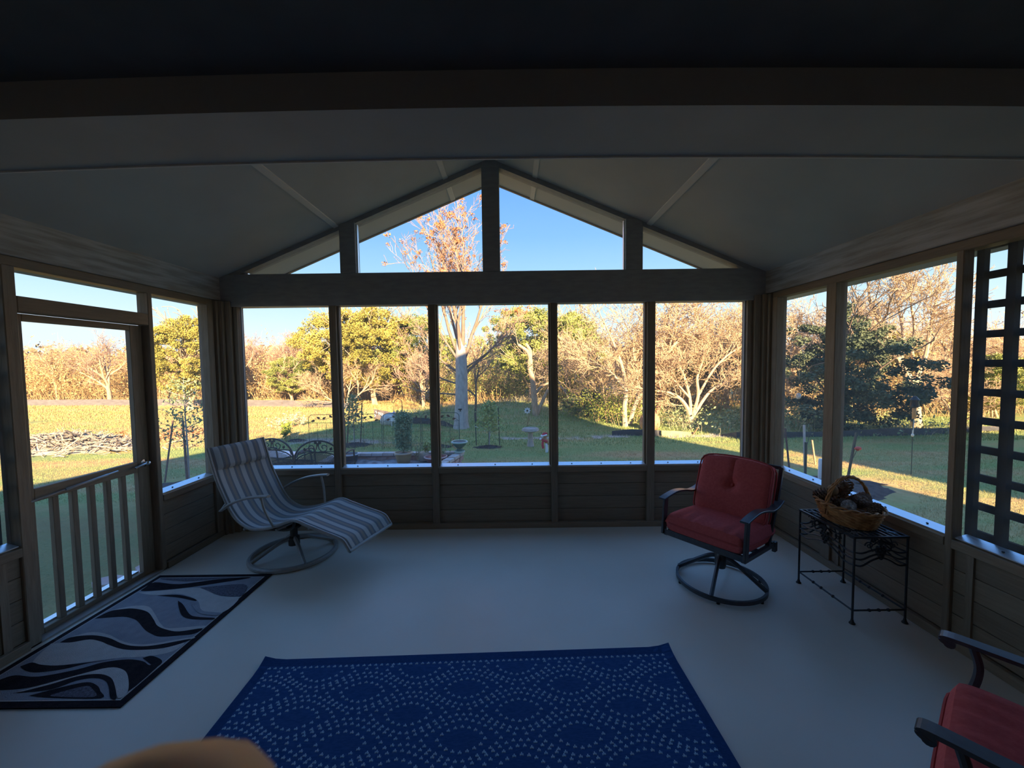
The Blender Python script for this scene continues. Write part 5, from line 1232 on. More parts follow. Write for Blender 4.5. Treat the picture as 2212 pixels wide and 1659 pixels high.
# ---- wrought iron garden chairs
def iron_chair(loc, rz, label):
    t = thing('garden_chair', label, 'chair', loc, rz, 'black mesh-backed garden chairs')
    w2 = .325; PB = [(-w2, 0, 0), (-w2, 0, .40), (-w2 + .015, 0, .55)]
    top = [(w2 * math.cos(a), -.05, .58 + .275 * math.sin(a)) for a in [PI - PI * k / 20 for k in range(21)]]
    MB().tube(top, .013, 8).build('back_arch', BLACKM, t, True)
    for s in (-1, 1): MB().tube([(s * w2 * .98, .06, 0), (s * w2, -.02, .40), (s * w2, -.05, .58)], .013, 8).build('leg', BLACKM, t, True)
    for s in (-1, 1): MB().tube([(s * w2, .50, 0), (s * w2, .47, .42), (s * w2, .44, .62)], .012, 8).build('leg', BLACKM, t, True)
    for s in (-1, 1): MB().tube(bezier([(s * w2, -.05, .60), (s * w2 * 1.06, .12, .645), (s * w2 * 1.06, .32, .64), (s * w2, .46, .60)], 5), .012, 8).build('armrest', BLACKM, t, True)
    mr = MB().tube(bezier([(-w2 + .01, -.045, .585), (-.2, -.045, .655), (0, -.045, .69), (.2, -.045, .655), (w2 - .01, -.045, .585)], 6), .010, 6)
    mr.tube(bezier([(-w2 + .03, -.045, .62), (-.26, -.045, .69), (-.15, -.045, .695), (0, -.045, .69), (.15, -.045, .695), (.26, -.045, .69), (w2 - .03, -.045, .62)], 5), .007, 6)
    mr.build('mesh_rim', BLACKM, t, True)
    sc_ = MB()
    for s in (-1, 1):
        P = [(s * (.075 + .05 * (1 - k / 26) * math.cos(.6 + k * .33)), -.048, .755 + .045 * (1 - k / 26) * math.sin(.6 + k * .33)) for k in range(22)]
        sc_.tube([(s * .02, -.048, .70), (s * .05, -.048, .705)] + [], .006, 5)
        sc_.tube(bezier([(s * .012, -.048, .80), (s * .02, -.048, .74), (s * .06, -.048, .70), (s * .115, -.048, .715), (s * .125, -.048, .765), (s * .085, -.048, .79), (s * .055, -.048, .765), (s * .075, -.048, .74)], 5), .007, 6)
    sc_.build('scroll', BLACKM, t, True)
    lv = MB()
    def leaf(cx0, cz0, ang, L_):
        u_ = Vector((math.cos(ang), 0, math.sin(ang))); n_ = Vector((-u_.z, 0, u_.x)); c_ = Vector((cx0, -.048, cz0)); y_ = Vector((0, .004, 0))
        Q = [c_ - u_ * L_ * .5, c_ - u_ * L_ * .1 + n_ * L_ * .38, c_ + u_ * L_ * .2 + n_ * L_ * .3, c_ + u_ * L_ * .6, c_ + u_ * L_ * .2 - n_ * L_ * .3, c_ - u_ * L_ * .1 - n_ * L_ * .38]
        lv.extrude(Q, y_)
    leaf(-.03, .825, 2.2, .06); leaf(.03, .825, .95, .06); leaf(0, .80, -PI / 2, .05); leaf(-.18, .73, 2.0, .055); leaf(.18, .73, 1.1, .055)
    lv.build('iron_leaf', BLACKM, t)
    # diagonal mesh back and seat
    mm = MB(); st_ = .024
    def zt(x): return .585 + .105 * math.cos(min(1, abs(x) / w2) * PI / 2)
    k = -.7
    while k < .75:
        for s in (-1, 1):
            seg = []
            for j in range(12):
                zz = .40 + j * .028; x = k + s * (zz - .40) * 1.15
                if abs(x) < w2 - .01 and zz < zt(x): seg.append((x, -.03 - .05 * (zz - .4), zz))
            if len(seg) > 1: mm.tube([seg[0], seg[-1]], .0042, 3)
        k += st_
    mm.build('back_mesh', BLACKM, t, kind='stuff')
    ms = MB(); k = -.5
    while k < .9:
        for s in (-1, 1):
            y0, y1 = 0.0, .46; x0, x1 = k, k + s * .46
            seg = [(x0 + (x1 - x0) * j / 12, y0 + (y1 - y0) * j / 12, .41) for j in range(13) if abs(x0 + (x1 - x0) * j / 12) < w2]
            if len(seg) > 1: ms.tube([seg[0], seg[-1]], .003, 3)
        k += .034
    ms.build('seat_mesh', BLACKM, t, kind='stuff')
    MB().tube([(-w2, 0, .41), (w2, 0, .41), (w2, .46, .415), (-w2, .46, .415)], .011, 6, closed=True).build('seat_rim', BLACKM, t, True)
    return t
ca = atY(694, 985, 5.6)
c1 = iron_chair((ca.x, 5.55, LAWN), .05, 'black iron chair with arched mesh back, nearer the back screens')
cb = atY(594, 985, 5.75)
dup(c1, (cb.x, 5.75, LAWN), -.12, 'black iron chair with arched mesh back, half hidden behind the recliner')
# ---- pale patio table beyond the chairs
tq = atY(612, 969, 6.7)
pt = thing('patio_table', 'low patio table with pale top beyond the two mesh-backed chairs', 'table', (tq.x - .15, 6.7, LAWN), -.3)
MB().box(-.42, .42, -.22, .22, .40, .415).build('table_top', GLASST, pt)
MB().tube([(-.43, -.23, .405), (.43, -.23, .405), (.43, .23, .405), (-.43, .23, .405)], .012, 6, closed=True).build('top_rim', BLACKM, pt)
for s in (-1, 1):
    for q in (-1, 1): MB().tube([(s * .42, q * .22, .405), (s * .43, q * .23, 0)], .012, 6).build('leg', BLACKM, pt)
tq = atY(700, 982, 6.35)
MBt = thing('ottoman', 'small low white-topped stand seen through the chair mesh', 'stand', (tq.x + .02, 6.2, LAWN))
MB().lathe([(.13, .20), (.15, .205), (.15, .225)], 20).build('stand_top', GLASST, MBt, True)
for k in range(3): MB().tube([(.10 * math.cos(k * 2.1), .10 * math.sin(k * 2.1), .2), (.12 * math.cos(k * 2.1), .12 * math.sin(k * 2.1), 0)], .008, 6).build('leg', BLACKM, MBt)

# ---- ornamental wire fence, four panels
FY0, FY1 = 8.80, 8.95
FXS = [atY(668, 940, 8.85).x, atY(746, 940, 8.87).x, atY(828, 940, 8.90).x, atY(911, 940, 8.92).x, atY(994, 940, 8.95).x]
fgrp = 'ornamental wire fence panels'
FLAB = ['wire garden fence panel with bronze leaves, leftmost of four', 'wire garden fence panel with bronze leaves, second from left', 'wire garden fence panel with bronze leaves behind the columnar shrub', 'wire garden fence panel with bronze leaves behind the green urn']
for i in range(4):
    xa, xb = FXS[i], FXS[i + 1]; y = 8.82 + .03 * i; wd = xb - xa; t = thing('garden_fence_panel', FLAB[i], 'fence', ((xa + xb) / 2, y, LAWN), 0, fgrp)
    h2 = wd / 2 - .012; H = .815; c_ = .09
    P = [(-h2, 0, 0), (-h2, 0, H - c_)] + [(-h2 + c_ - c_ * math.cos(a), 0, H - c_ + c_ * math.sin(a)) for a in (.4, .8, 1.2)] + [(-h2 + c_, 0, H), (h2 - c_, 0, H)] + [(h2 - c_ + c_ * math.sin(a), 0, H - c_ + c_ * math.cos(a)) for a in (.4, .8, 1.2)] + [(h2, 0, H - c_), (h2, 0, 0)]
    MB().tube(P, .0065, 6).build('frame', GREENM, t, True)
    MB().tube([(-h2, 0, .63), (h2, 0, .63)], .0045, 5).build('rail', GREENM, t, True)
    for k in (-1, 0, 1):
        MB().tube([(k * h2 / 2, 0, 0), (k * h2 / 2, 0, .63)], .004, 5).build('bar', GREENM, t, True)
    wm = MB()
    k = -h2 + .035
    while k < h2: wm.tube([(k, .004, 0), (k, .004, .63)], .0016, 3); k += .035
    for z in (.12, .26, .40, .52): wm.tube([(-h2, .004, z), (h2, .004, z)], .0016, 3)
    wm.build('wire_mesh', GREENM, t, kind='stuff')
    sgn = -1 if i % 2 else 1
    MB().tube(bezier([(sgn * (-h2 + .02), 0, .64), (sgn * -h2 * .6, 0, .72), (sgn * -.05, 0, .70), (sgn * h2 * .45, 0, .78), (sgn * h2 * .8, 0, .755), (sgn * h2 * .75, 0, .69), (sgn * h2 * .6, 0, .705)], 5), .005, 5).build('vine_scroll', GREENM, t, True)
    for (u, z, a) in ((-.72, .675, .3), (-.42, .745, -.4), (-.1, .735, .5), (.28, .775, -.7), (.78, .72, 1.3)):
        u_ = Vector((math.cos(a * sgn), 0, math.sin(a))); n_ = Vector((-u_.z, 0, u_.x)); cc = Vector((u * h2 * sgn, -.008, z)); L_ = .046
        Q = [cc - u_ * L_, cc - u_ * L_ * .3 + n_ * L_ * .5, cc + u_ * L_ * .3 + n_ * L_ * .45, cc + u_ * L_ * 1.1, cc + u_ * L_ * .3 - n_ * L_ * .45, cc - u_ * L_ * .3 - n_ * L_ * .5]
        MB().extrude(Q, (0, .006, 0)).build('leaf', BRONZE, t)

# ---- shepherd hook with feeder
hk = atY(870, 930, 9.3)
sk_ = thing('shepherd_hook', 'black shepherd hook rising behind the columnar shrub', 'hook', (hk.x, 9.3, LAWN))
top = [(0, 0, .93 + .0)] ; 
MB().tube(bezier([(0, 0, 0), (0, 0, .5), (0, 0, .98), (-.03, 0, 1.08), (-.10, 0, 1.115), (-.165, 0, 1.07), (-.20, 0, 1.02), (-.235, 0, 1.03), (-.235, 0, 1.07)], 6), .007, 6).build('hook_rod', BLACKM, sk_, True)
MB().tube([(0, 0, .0), (0, 0, .96)], .011, 6).build('sleeve', BLACKM, sk_)
fe = MB().tube([(-.205, 0, 1.015), (-.20, 0, .84)], .003, 4); fe.build('hanger_wire', BLACKM, sk_)
MB().lathe([(.01, .83), (.012, .80), (.045, .785), (.05, .775), (.012, .77), (.012, .75)], 14, (-.20, 0, 0)).build('hanging_feeder', M('lavender_plastic', (.45, .40, .62), .4), sk_, True)
# ---- boulders
def rock(name, label, px0, px1, pyb, pyt, Y, mat, seed, cat='boulder'):
    a, b = atY(px0, pyb, Y), atY(px1, pyb, Y); t_ = atY((px0 + px1) / 2, pyt, Y); w_ = (b.x - a.x) / 2; z0 = gz((a.x + b.x) / 2, Y); h_ = t_.z - z0
    rg = np.random.default_rng(seed); m = MB().ball((0, 0, 0), (w_, w_ * .8, h_ * .62), 20, 14); ph = rg.uniform(0, 6, 6)
    m.v = [tuple(np.array(v) * (1 + .10 * math.sin(5 * v[0] / w_ + ph[0]) * math.cos(4 * v[2] / max(h_, .01) + ph[1]) + .07 * math.sin(9 * v[1] / w_ + ph[2] + 6 * v[0] / w_))) for v in m.v]
    o = m.build(name, mat, None, True); o.location = ((a.x + b.x) / 2, Y, z0 + h_ * .42); return tag(o, label, cat)
rock('boulder', 'pale limestone boulder behind the garden fence', 821, 868, 911, 893, 12.6, ROCK, 1)
rock('boulder', 'orange sunlit boulder at the fourth mullion', 1383, 1424, 926, 893, 11.0, ROCKR, 2)
wp = atY(850, 918, 12.2)
gp = thing('garden_stand', 'small white garden stand in front of the limestone boulder', 'stand', (wp.x, 12.2, gz(wp.x, 12.2)))
MB().box(-.06, .06, -.04, .04, .14, .30).build('stand_box', WHITEP, gp)
for x in (-.05, .04): MB().box(x - .012, x + .012, -.012, .012, 0, .14).build('leg', WHITEP, gp)
MB().box(-.10, .10, -.05, .05, .30, .33).build('stand_lid', WHITEP, gp)

# ---- silt fences
def silt(name, label, pts, hs, mat=SILT, stakes=True, sagk=.0):
    t = thing(name, label, 'silt fence', (pts[0][0], pts[0][1], gz(*pts[0]))); o0 = Vector((pts[0][0], pts[0][1], gz(*pts[0])))
    P = [Vector((x, y, gz(x, y))) for x, y in pts]; Q = []; H = []
    for i in range(len(P) - 1):
        for k in range(6): f = k / 6; Q.append(P[i].lerp(P[i + 1], f)); H.append((hs[i] * (1 - f) + hs[i + 1] * f) * (1 - sagk * math.sin(f * PI)))
    Q.append(P[-1]); H.append(hs[-1]); m = MB(); N = len(Q); V = []
    for j, (q, h_) in enumerate(zip(Q, H)):
        a = Q[max(0, j - 1)]; b = Q[min(N - 1, j + 1)]; d = (b - a).normalized(); n_ = Vector((-d.y, d.x, 0)) * .004
        wv_ = Vector((0, .03 * math.sin(j * 1.9), 0))
        for zz, off in ((0, 0), (.5, 1), (1, .3)):
            for s in (1, -1): V.append(q - o0 + n_ * s + wv_ * off + Vector((0, 0, h_ * zz - .01 * (zz == 0))))
    F = []
    for j in range(N - 1):
        a, b = j * 6, (j + 1) * 6
        for r_ in (0, 2): F += [(a + r_, a + r_ + 2, b + r_ + 2, b + r_), (b + r_ + 1, b + r_ + 3, a + r_ + 3, a + r_ + 1)]
        F.append((a + 4, a + 5, b + 5, b + 4))
    F += [(0, 1, 3, 2), (2, 3, 5, 4)]; e_ = (N - 1) * 6; F += [(e_, e_ + 2, e_ + 3, e_ + 1), (e_ + 2, e_ + 4, e_ + 5, e_ + 3)]
    m.add(V, F).build('fabric', mat, t, True)
    if stakes:
        for q, h_ in zip(P, hs): MB().box(q.x - o0.x - .018, q.x - o0.x + .018, q.y - o0.y + .02, q.y - o0.y + .05, q.z - o0.z, q.z - o0.z + h_ + .06).build('stake', DSTAKE, t)
    return t
silt('silt_fence', 'long grey silt fence along the back of the left field', [(-26, 20.4), (-21, 20.0), (-17, 19.4), (-13.0, 18.8), (-10.9, 18.5), (-8.6, 18.0), (-7.3, 17.4)], [.36, .34, .36, .36, .34, .32, .25], M('grey_silt_fabric', (.14, .13, .135), .6, (.19, .18, .185), 4, (1, 1, 4), .3), True, .08)
q0, q1, q2, q3 = atz(806, 892), atz(838, 898), atz(868, 902), atz(892, 908)
s1 = silt('silt_fence', 'slumped dark silt fence with white lettering behind the limestone boulder', [(atY(808, 890, 13.9).x, 13.9), (atY(836, 890, 13.7).x, 13.7), (atY(866, 890, 13.5).x, 13.5), (atY(892, 890, 13.3).x, 13.3)], [.36, .30, .14, .06], M('brown_silt_fabric', (.12, .10, .10), .6, (.17, .145, .145), 5, bump=.3), False)
# white stencilled characters on the fabric, flat print
lt = MB()
def stroke(pts, w_=.022):
    lt.bar([Vector((x, -.03, z)) for x, z in pts], w_, .004, up=(0, -1, 0))
stroke([(.10, .27), (.13, .19)]); stroke([(.07, .255), (.10, .27)])
stroke([(.20, .24), (.205, .14)]); stroke([(.205, .19), (.245, .175)]); stroke([(.235, .235), (.25, .13)])
stroke([(.28, .225), (.31, .20), (.285, .17), (.32, .135), (.29, .125), (.28, .16)]); stroke([(.345, .20), (.385, .175), (.355, .15), (.385, .12), (.35, .115), (.345, .15)])
stroke([(.02, .15), (.07, .14), (.075, .09), (.03, .08)])
lo = lt.build('lettering', M('white_stencil', (.85, .82, .72), .7), s1); lo.location = (.02, -.045, .03); lo.rotation_euler = (0, 0, -.30)
r0, r1, r2, r3 = atz(878, 903), atz(915, 910), atz(958, 917), atz(992, 924)
silt('silt_fence', 'black silt fence slumping towards the tall grey trunk', [(atY(878, 903, 12.6).x, 12.6), (atY(915, 903, 12.5).x, 12.5), (atY(958, 903, 12.0).x, 12.0), (atY(992, 903, 11.5).x, 11.5)], [.22, .20, .17, .03], SILT, False)
a0, a1, a2, a3 = atz(1322, 941), atz(1360, 941), atz(1400, 942), atz(1428, 943)
silt('silt_fence', 'upright black silt fence at the foot of the pale leaning trunks', [(a0.x, a0.y), (a1.x, a1.y), (a2.x, a2.y), (a3.x, a3.y)], [.12, .17, .17, .16], SILT, False)
b0, b1, b2 = atz(1429, 944), atz(1465, 942), atz(1500, 940)
silt('silt_fence', 'dusty tan flap of silt fence beside the upright black one', [(b0.x, b0.y), (b1.x, b1.y), (b2.x, b2.y)], [.17, .13, .08], SILTT, False)
c0 = [atz(px, py) for px, py in ((1556, 941), (1590, 947), (1640, 948), (1700, 946), (1760, 944), (1850, 943), (1930, 942), (2000, 940), (2075, 935), (2180, 930))]
silt('silt_fence', 'long sagging black silt fence running off to the right', [(q.x, q.y) for q in c0], [.03, .16, .17, .15, .13, .16, .20, .17, .14, .14], SILT, False)
# leaning wooden stake
def stick(name, label, cat, p0, p1, w_, mat, group=None, n=4):
    a, b = Vector(p0), Vector(p1); o = MB().tube([(0, 0, 0), (b - a) * .5, b - a], w_, n).build(name, mat, None); o.location = a; return tag(o, label, cat, group)
s0, s1_ = atz(1496, 940), atY(1508, 923, 9.9)
stick('wooden_stake', 'short orange wooden stake leaning beside the tan fabric flap', 'stake', s0, s1_, .018, STAKE)

# ---- birdbath
bpz = atz(1146, 964)
bb_ = thing('birdbath', 'rough concrete birdbath on a pedestal in the lawn', 'birdbath', (bpz.x, bpz.y, gz(bpz.x, bpz.y)))
MB().lathe([(.085, 0), (.08, .05), (.062, .15), (.058, .30), (.066, .34)], 8).build('pedestal', CONC, bb_)
MB().lathe([(.10, .335), (.17, .35), (.205, .37), (.185, .425), (.17, .425), (.15, .395), (.05, .385)], 8).build('basin', CONC, bb_)
# ---- reindeer lawn ornament
dz_ = atz(1180, 976)
de = thing('reindeer_ornament', 'tan and white lawn reindeer in red hat and scarf right of the birdbath', 'ornament', (dz_.x, dz_.y, gz(dz_.x, dz_.y) + .0), 0)
skin_chain([[((.22, 0, .21), .055), ((.10, 0, .20), .07), ((.02, 0, .21), .06), ((-.03, 0, .27), .05), ((-.05, 0, .315), .065), ((-.10, -.01, .295), .038)]], 'body', TAN, de)
for x, y, c_ in ((-.005, -.05, 0), (.01, .045, 0), (.105, -.055, .0), (.20, -.05, 0), (.20, .05, 0)):
    MB().tube([(x, y, .19), (x + .01, y, .10), (x + .012, y, .0)], [.024, .028, .031], 10).build('leg', PLW, de, True)
MB().ball((-.115, -.012, .282), (.036, .03, .026), 12, 8).build('muzzle', PLW, de, True)
MB().ball((-.150, -.012, .292), .013, 10, 8).build('nose', TAN, de, True)
for y in (-.05, .035): MB().ball((-.085, y, .325), (.017, .010, .020), 10, 8).build('eye', PLW, de, True)
MB().ball((-.092, -.059, .322), (.008, .006, .010), 8, 6).build('pupil', EYEB, de, True)
MB().tube([(-.05, 0, .355), (-.03, 0, .39), (.01, 0, .40), (.03, 0, .385)], [.055, .038, .022, .012], 12).build('hat', PLR, de, True)
MB().tube([(-.05 + .058 * math.cos(a), .058 * math.sin(a), .362 + .012 * math.cos(a)) for a in [2 * PI * k / 16 for k in range(16)]], .015, 8, closed=True).build('hat_trim', PLW, de, True)
MB().tube([(-.035 + .062 * math.cos(a), .062 * math.sin(a), .25 - .02 * math.cos(a)) for a in [2 * PI * k / 16 for k in range(16)]], .022, 8, closed=True).build('scarf', PLR, de, True)
MB().bar([(-.075, -.055, .24), (-.085, -.075, .17), (-.07, -.08, .09)], .05, .014, up=(0, 1, 0)).build('scarf_tail', PLR, de)
for s in (-1, 1): MB().ball((.0, s * .062, .345), (.035, .012, .018), 10, 6).build('ear', TAN, de, True)
# ---- flower spinner on a leaning stem
f0, f1 = atz(1138, 922), atY(1148, 874, 10.6); fs = thing('flower_spinner', 'white flower spinner on a leaning stem behind the birdbath', 'spinner', tuple(f0))
MB().tube([(0, 0, 0), (f1 - f0) * .5, f1 - f0], .014, 6).build('stem', BARK, fs)
fc = atY(1139, 887, 10.4) - f0; fm = MB()
for k in range(8):
    a = k * PI / 4; u_ = Vector((math.cos(a), 0, math.sin(a))); n_ = Vector((-u_.z, 0, u_.x)); c_ = fc + u_ * .055
    fm.extrude([c_ - u_ * .04, c_ + n_ * .022, c_ + u_ * .04, c_ - n_ * .022], (0, .006, 0))
fm.build('petals', WHITEP, fs); MB().ball(fc + Vector((0, -.01, 0)), .025, 8, 6).build('flower_centre', EYEB, fs, True)

# ---- staked saplings
def sapling(name, label, px, py, Ytop, h_, mat, cl, seed, size=.035, cone_=False, cat='sapling', trunk=.012, bark=BARKG):
    b = atz(px, py); z = gz(b.x, b.y); t = thing(name, label, cat, (b.x, b.y, z)); rg = np.random.default_rng(seed)
    br_ = [(np.array([[0, 0, 0], [.01, 0, h_ * .3], [-.01, .01, h_ * .65], [0, 0, h_]]), np.array([trunk, trunk * .9, trunk * .6, .003]), 6)]; pts = []
    n = cl
    for k in range(n):
        s = (.32 + .66 * k / n) if not cone_ else (.28 + .7 * k / n); a = k * 2.4; L_ = h_ * (.30 * (1.15 - s) + .05) if not cone_ else h_ * .30 * (1.08 - s) + .05
        q = np.array([0, 0, h_ * s]); d = np.array([math.cos(a), math.sin(a), .55]) * L_; br_.append((np.array([q, q + d * .55, q + d]), np.array([.005, .004, .002]), 3))
        for f in np.linspace(.3, 1, 6): pts.append(q + d * f)
    link('trunk', mesh_np('trunk', *tubes_np(br_)), bark, t, True)
    pts = np.array(pts); nL = len(pts) * 5; V, F = leaf_cards(rg, pts[rg.integers(0, len(pts), nL)] + rg.normal(0, .04 * (h_ ** .5), (nL, 3)), size); link('foliage', mesh_np('foliage', V, F), mat, t, kind='stuff')
    return t
def mulch(label, px, py, rx, ry, mat=SOIL):
    c_ = atz(px, py); z = gz(c_.x, c_.y); m = MB().grid(lambda u, v: (u * rx * (1 + .12 * math.sin(5 * v * 6.28)) * math.cos(2 * PI * v), u * ry * (1 + .1 * math.sin(4 * v * 6.28 + 1)) * math.sin(2 * PI * v), .06 * (1 - u ** 2) + .015 * math.sin(u * 17 + v * 40) * (u < .95) - .01), 8, 40)
    o = m.build('mulch_ring', mat, None, True); o.location = (c_.x, c_.y, z); return tag(o, label, 'mulch')
# left window sapling
sapling('sapling', 'young staked tree with sparse dark leaves outside the left side window', 408, 1041, 0, 1.72, SAPL, 26, 3, .028, trunk=.016)
stick('tree_stake', 'thin brown stake left of the young tree outside the left window', 'stake', atz(356, 1042), atY(374, 908, 6.9), .013, DSTAKE)
stick('tree_stake', 'brown stake right against the young tree outside the left window', 'stake', atz(405, 1047), atY(395, 908, 6.6), .017, DSTAKE)
mulch('dark mulch ring under the young tree outside the left window', 415, 1050, .62, .5)
# pine behind the fence
sapling('sapling', 'young pine with two stakes behind the left fence panels', 765, 961, 0, 1.18, SAPL, 30, 4, .030, True)
stick('tree_stake', 'dark stake left of the young pine behind the fence', 'stake', atz(750, 962), atY(755, 871, 9.7), .014, DSTAKE)
stick('tree_stake', 'dark stake right of the young pine behind the fence', 'stake', atz(779, 958), atY(782, 870, 9.7), .014, DSTAKE)
mulch('dark mulch ring under the young pine behind the fence', 765, 962, .46, .3)
# soft pine between the strapped stakes
sapling('sapling', 'soft green young pine between two strapped stakes', 1057, 966, 0, 1.02, SOFTG, 46, 5, .030, False)
for px, pt_, lb in ((1028, 882, 'dark stake with pale tie left of the soft green pine'), (1078, 878, 'dark stake with pale tie right of the soft green pine')):
    a, b = atz(px + 1, 962), atY(px - 2, pt_, 9.2); s_ = stick('tree_stake', lb, 'stake', a, b, .015, GREENM)
    d = (b - a); c_ = d * .50; sg_ = 1 if px < 1050 else -1
    MB().tube(bezier([c_ + Vector((-.02 * sg_, -.02, 0)), c_ + Vector((.02 * sg_, -.025, .01)), c_ + Vector((.07 * sg_, -.01, -.04)), c_ + Vector((.08 * sg_, 0, -.10))], 4), .008, 5).build('tie', STRAP, s_)
a = atz(1056, 964); ss_ = stick('tree_stake', 'short middle stake with pale tie under the soft green pine', 'stake', a, atY(1056, 924, 9.0), .012, DSTAKE)
MB().tube(bezier([(-.10, -.02, .36), (-.05, -.02, .42), (.02, -.03, .42), (.045, -.02, .34), (.03, -.02, .24)], 4), .009, 5).build('tie', STRAP, ss_)
mulch('dark mulch strip between the strapped stakes', 1055, 967, .36, .14)
mulch('dark mulch ring behind the oxblood bowl', 950, 966, .30, .2)
mulch('dark mulch ring beside the green bushlet at the left bay', 640, 953, .30, .16)
tuft('leafy_plant', 'small bright green bushlet on the lawn at the left bay', tuple(atz(618, 951)), 20, .42, .3, LIME, .045, seed=9)
for i, (px, py, hh) in enumerate(((606, 929, .40), (628, 924, .5), (648, 920, .32))):
    tuft('dry_weed', ('leftmost', 'middle', 'rightmost')[i] + ' of three dry pale weed clumps at the shadow edge on the left', tuple(atz(px, py)), 16, hh, .5, DRYW, .03, 'weed', 20 + i, 'dry weeds at the shadow edge')
# right-hand stakes around the unseen sapling
stick('tree_stake', 'shortest brown stake beside the back of the red chair', 'stake', atz(1682, 1002), atY(1686, 959, 6.9), .014, DSTAKE)
stick('tree_stake', 'tall leaning brown stake right of the red chair', 'stake', atz(1706, 1024), atY(1696, 925, 6.6), .015, DSTAKE)
tp1 = stick('steel_post', 'pale-topped steel post in the right-hand mulch', 'post', atz(1739, 1026), atY(1737, 918, 6.5), .018, STEEL)
MB().tube([(0, -.005, .0), (0, -.005, .55)], .020, 6).build('painted_shank', GREENM, tp1)
MB().tube([(.02, 0, .50), (.16, .1, .78)], .004, 4).build('guy_wire', BLACKM, tp1)
stick('wooden_stake', 'sunlit orange wooden stake left of the right-hand window post', 'stake', atz(1761, 1003), atY(1754, 951, 7.1), .015, STAKE)
tp2 = stick('steel_post', 'leaning dark steel post with red feeder on the right', 'post', atz(1829, 1046), atY(1850, 934, 6.0), .018, GREENM)
MB().tube([(.06, .0, .35), (.14, .0, .53)], .0035, 4).build('feeder_arm', BLACKM, tp2)
hf = MB().tube([(.10, -.01, .555), (.135, -.01, .55), (.18, -.01, .555)], [.012, .036, .026], 10); hf.build('red_feeder', HUMM, tp2, True)
gd = thing('tree_guard', 'white plastic trunk guard at the window post on the right', 'guard', tuple(atz(1772, 1040)))
MB().lathe([(.035, 0), (.032, .35), (.026, .36)], 12).build('guard_tube', WHITEP, gd, True)
mulch('large dark mulch ring outside the right-hand windows', 1790, 1050, .95, .62)
# tube bird feeder on a thin pole
fb = atz(1968, 1026); fd = thing('bird_feeder', 'hanging tube bird feeder on a thin pole in the right lawn', 'bird feeder', (fb.x, fb.y, gz(fb.x, fb.y)))
MB().tube([(0, 0, 0), (.0, 0, 1.0)], .006, 6).build('pole', GREENM, fd)
MB().tube([(0, 0, .66), (.01, 0, .94)], .009, 6).build('pale_rod', STRAP, fd)
MB().lathe([(.022, .93), (.026, .95), (.026, 1.10), (.020, 1.11)], 14, (.012, 0, 0)).build('seed_tube', M('amber_tube', (.55, .30, .10), .3), fd, True)
MB().lathe([(.035, 1.11), (.06, 1.13), (.05, 1.21), (.062, 1.24), (.02, 1.30)], 14, (.012, 0, 0)).build('feeder_cap', EYEB, fd, True)
MB().ball((0, 0, .66), (.02, .02, .028), 8, 6).build('pole_joint', STRAP, fd, True)
# suet feeder hung in the trees
sf = atY(1725, 856, 9.2); su = thing('hanging_feeder', 'white and brown feeder hanging among the trees left of the dark live oak', 'bird feeder', tuple(sf))
MB().lathe([(.03, -.06), (.05, -.03), (.045, .05), (.015, .08)], 12).build('feeder_body', M('brown_white', (.45, .32, .22), .8, (.80, .78, .74), 18), su, True)
MB().tube([(0, 0, .08), (0, 0, .9)], .003, 4).build('hanging_wire', BLACKM, su)
# prickly pear
pr = atz(1368, 918); pp_ = thing('prickly_pear', 'bright green prickly pear cactus left of the orange boulder', 'cactus', (pr.x, pr.y + .6, gz(pr.x, pr.y)))
for k in range(14):
    a = rnd.uniform(-.9, .9); h_ = rnd.uniform(.08, .38); R = Matrix.Rotation(rnd.uniform(-.6, .6), 3, 'Y') @ Matrix.Rotation(rnd.uniform(0, 3), 3, 'Z')
    MB().ball((math.sin(a) * .24, rnd.uniform(-.12, .12), h_), (.055, .016, .085), 10, 8, R).build('pad', CACT, pp_, True)
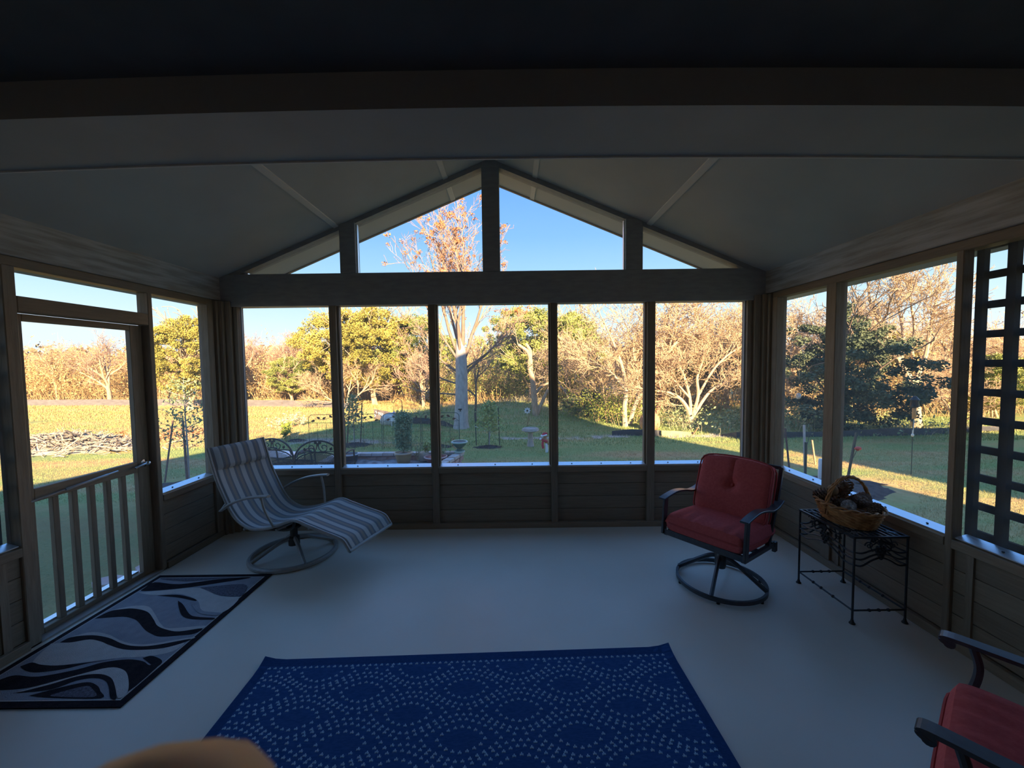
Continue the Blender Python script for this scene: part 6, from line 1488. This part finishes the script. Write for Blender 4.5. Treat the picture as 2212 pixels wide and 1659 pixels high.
# ---- brush and leaf piles
def pile(name, label, cat, c_, rx, ry, h_, n, mat, seed, leaf=False, size=.06, L_=.6):
    rg = np.random.default_rng(seed); 
    base = MB().grid(lambda u, v: (u * rx * math.cos(2 * PI * v) * .95, u * ry * math.sin(2 * PI * v) * .95, h_ * .75 * (1 - u * u) * (1 + .25 * math.sin(9 * v * 6.28 + 3)) - .02), 8, 30)
    t = thing(name, label, cat, (c_.x, c_.y, gz(c_.x, c_.y)))
    base.build('heap', mat, t, True)
    if leaf:
        q = rg.normal(size=(n, 2)) * .45; z = h_ * np.exp(-(q ** 2).sum(1) * 1.3) * rg.uniform(.75, 1.1, n); V, F = leaf_cards(rg, np.stack([q[:, 0] * rx, q[:, 1] * ry, z], 1), size); link('leaves', mesh_np('leaves', V, F), mat, t, kind='stuff')
    else:
        paths = []
        for _ in range(n):
            q = rg.normal(size=2) * .45; z = h_ * math.exp(-(q ** 2).sum() * 1.3) * rg.uniform(.6, 1.1); d = rg.normal(size=3) * np.array([1, 1, .25]); d = nrm(d) * L_ * rg.uniform(.3, 1) / 2; p_ = np.array([q[0] * rx, q[1] * ry, z])
            paths.append((np.array([p_ - d, p_ + rg.normal(0, .02, 3), p_ + d]), np.array([.014, .012, .008]) * rg.uniform(.5, 1.5), 4))
        link('sticks', mesh_np('sticks', *tubes_np(paths)), mat, t, kind='stuff')
    return t
LEAFO = M('tan_orange_leaf', (.40, .22, .10), .9, (.52, .31, .16), 5)
GREYST = M('grey_brush_sticks', (.30, .25, .20), .9, (.46, .40, .32), 4)
pile('brush_pile', 'long grey heap of cut brush seen through the screen door', 'brush pile', atz(140, 970), 1.9, .75, .34, 900, GREYST, 1)
pile('leaf_pile', 'orange heap of fallen leaves at the right end of the brush heap', 'leaf pile', atz(285, 952), .95, .6, .24, 2600, LEAFO, 2, True)
pile('leaf_pile', 'orange leaf litter around the young tree outside the left window', 'leaf pile', atz(420, 935), 1.0, .9, .14, 1800, LEAFO, 4, True, .05)
# ---- flagstones by the door
fl_ = [(-3.40, 3.66, .15), (-3.60, 3.38, .09)]
for i, (x, y, r_) in enumerate(fl_):
    P = [(r_ * rnd.uniform(.9, 1.1) * math.cos(a) * 1.25, r_ * rnd.uniform(.9, 1.1) * math.sin(a), 0) for a in [2 * PI * k / 7 for k in range(7)]]
    o = MB().extrude(P, (0, 0, .05)).build('flagstone', PAVER); o.location = (x, y, LAWN - .01)
    tag(o, ('larger pink flagstone outside the foot of the screen door', 'smaller pink flagstone just beyond the first one outside the screen door')[i], 'flagstone', 'flagstones outside the screen door')
print('TRIS', sum(len(o.data.polygons) * 2 for o in bpy.data.objects if o.type == 'MESH'), 'unique', sum(len(m_.polygons) * 2 for m_ in bpy.data.meshes))
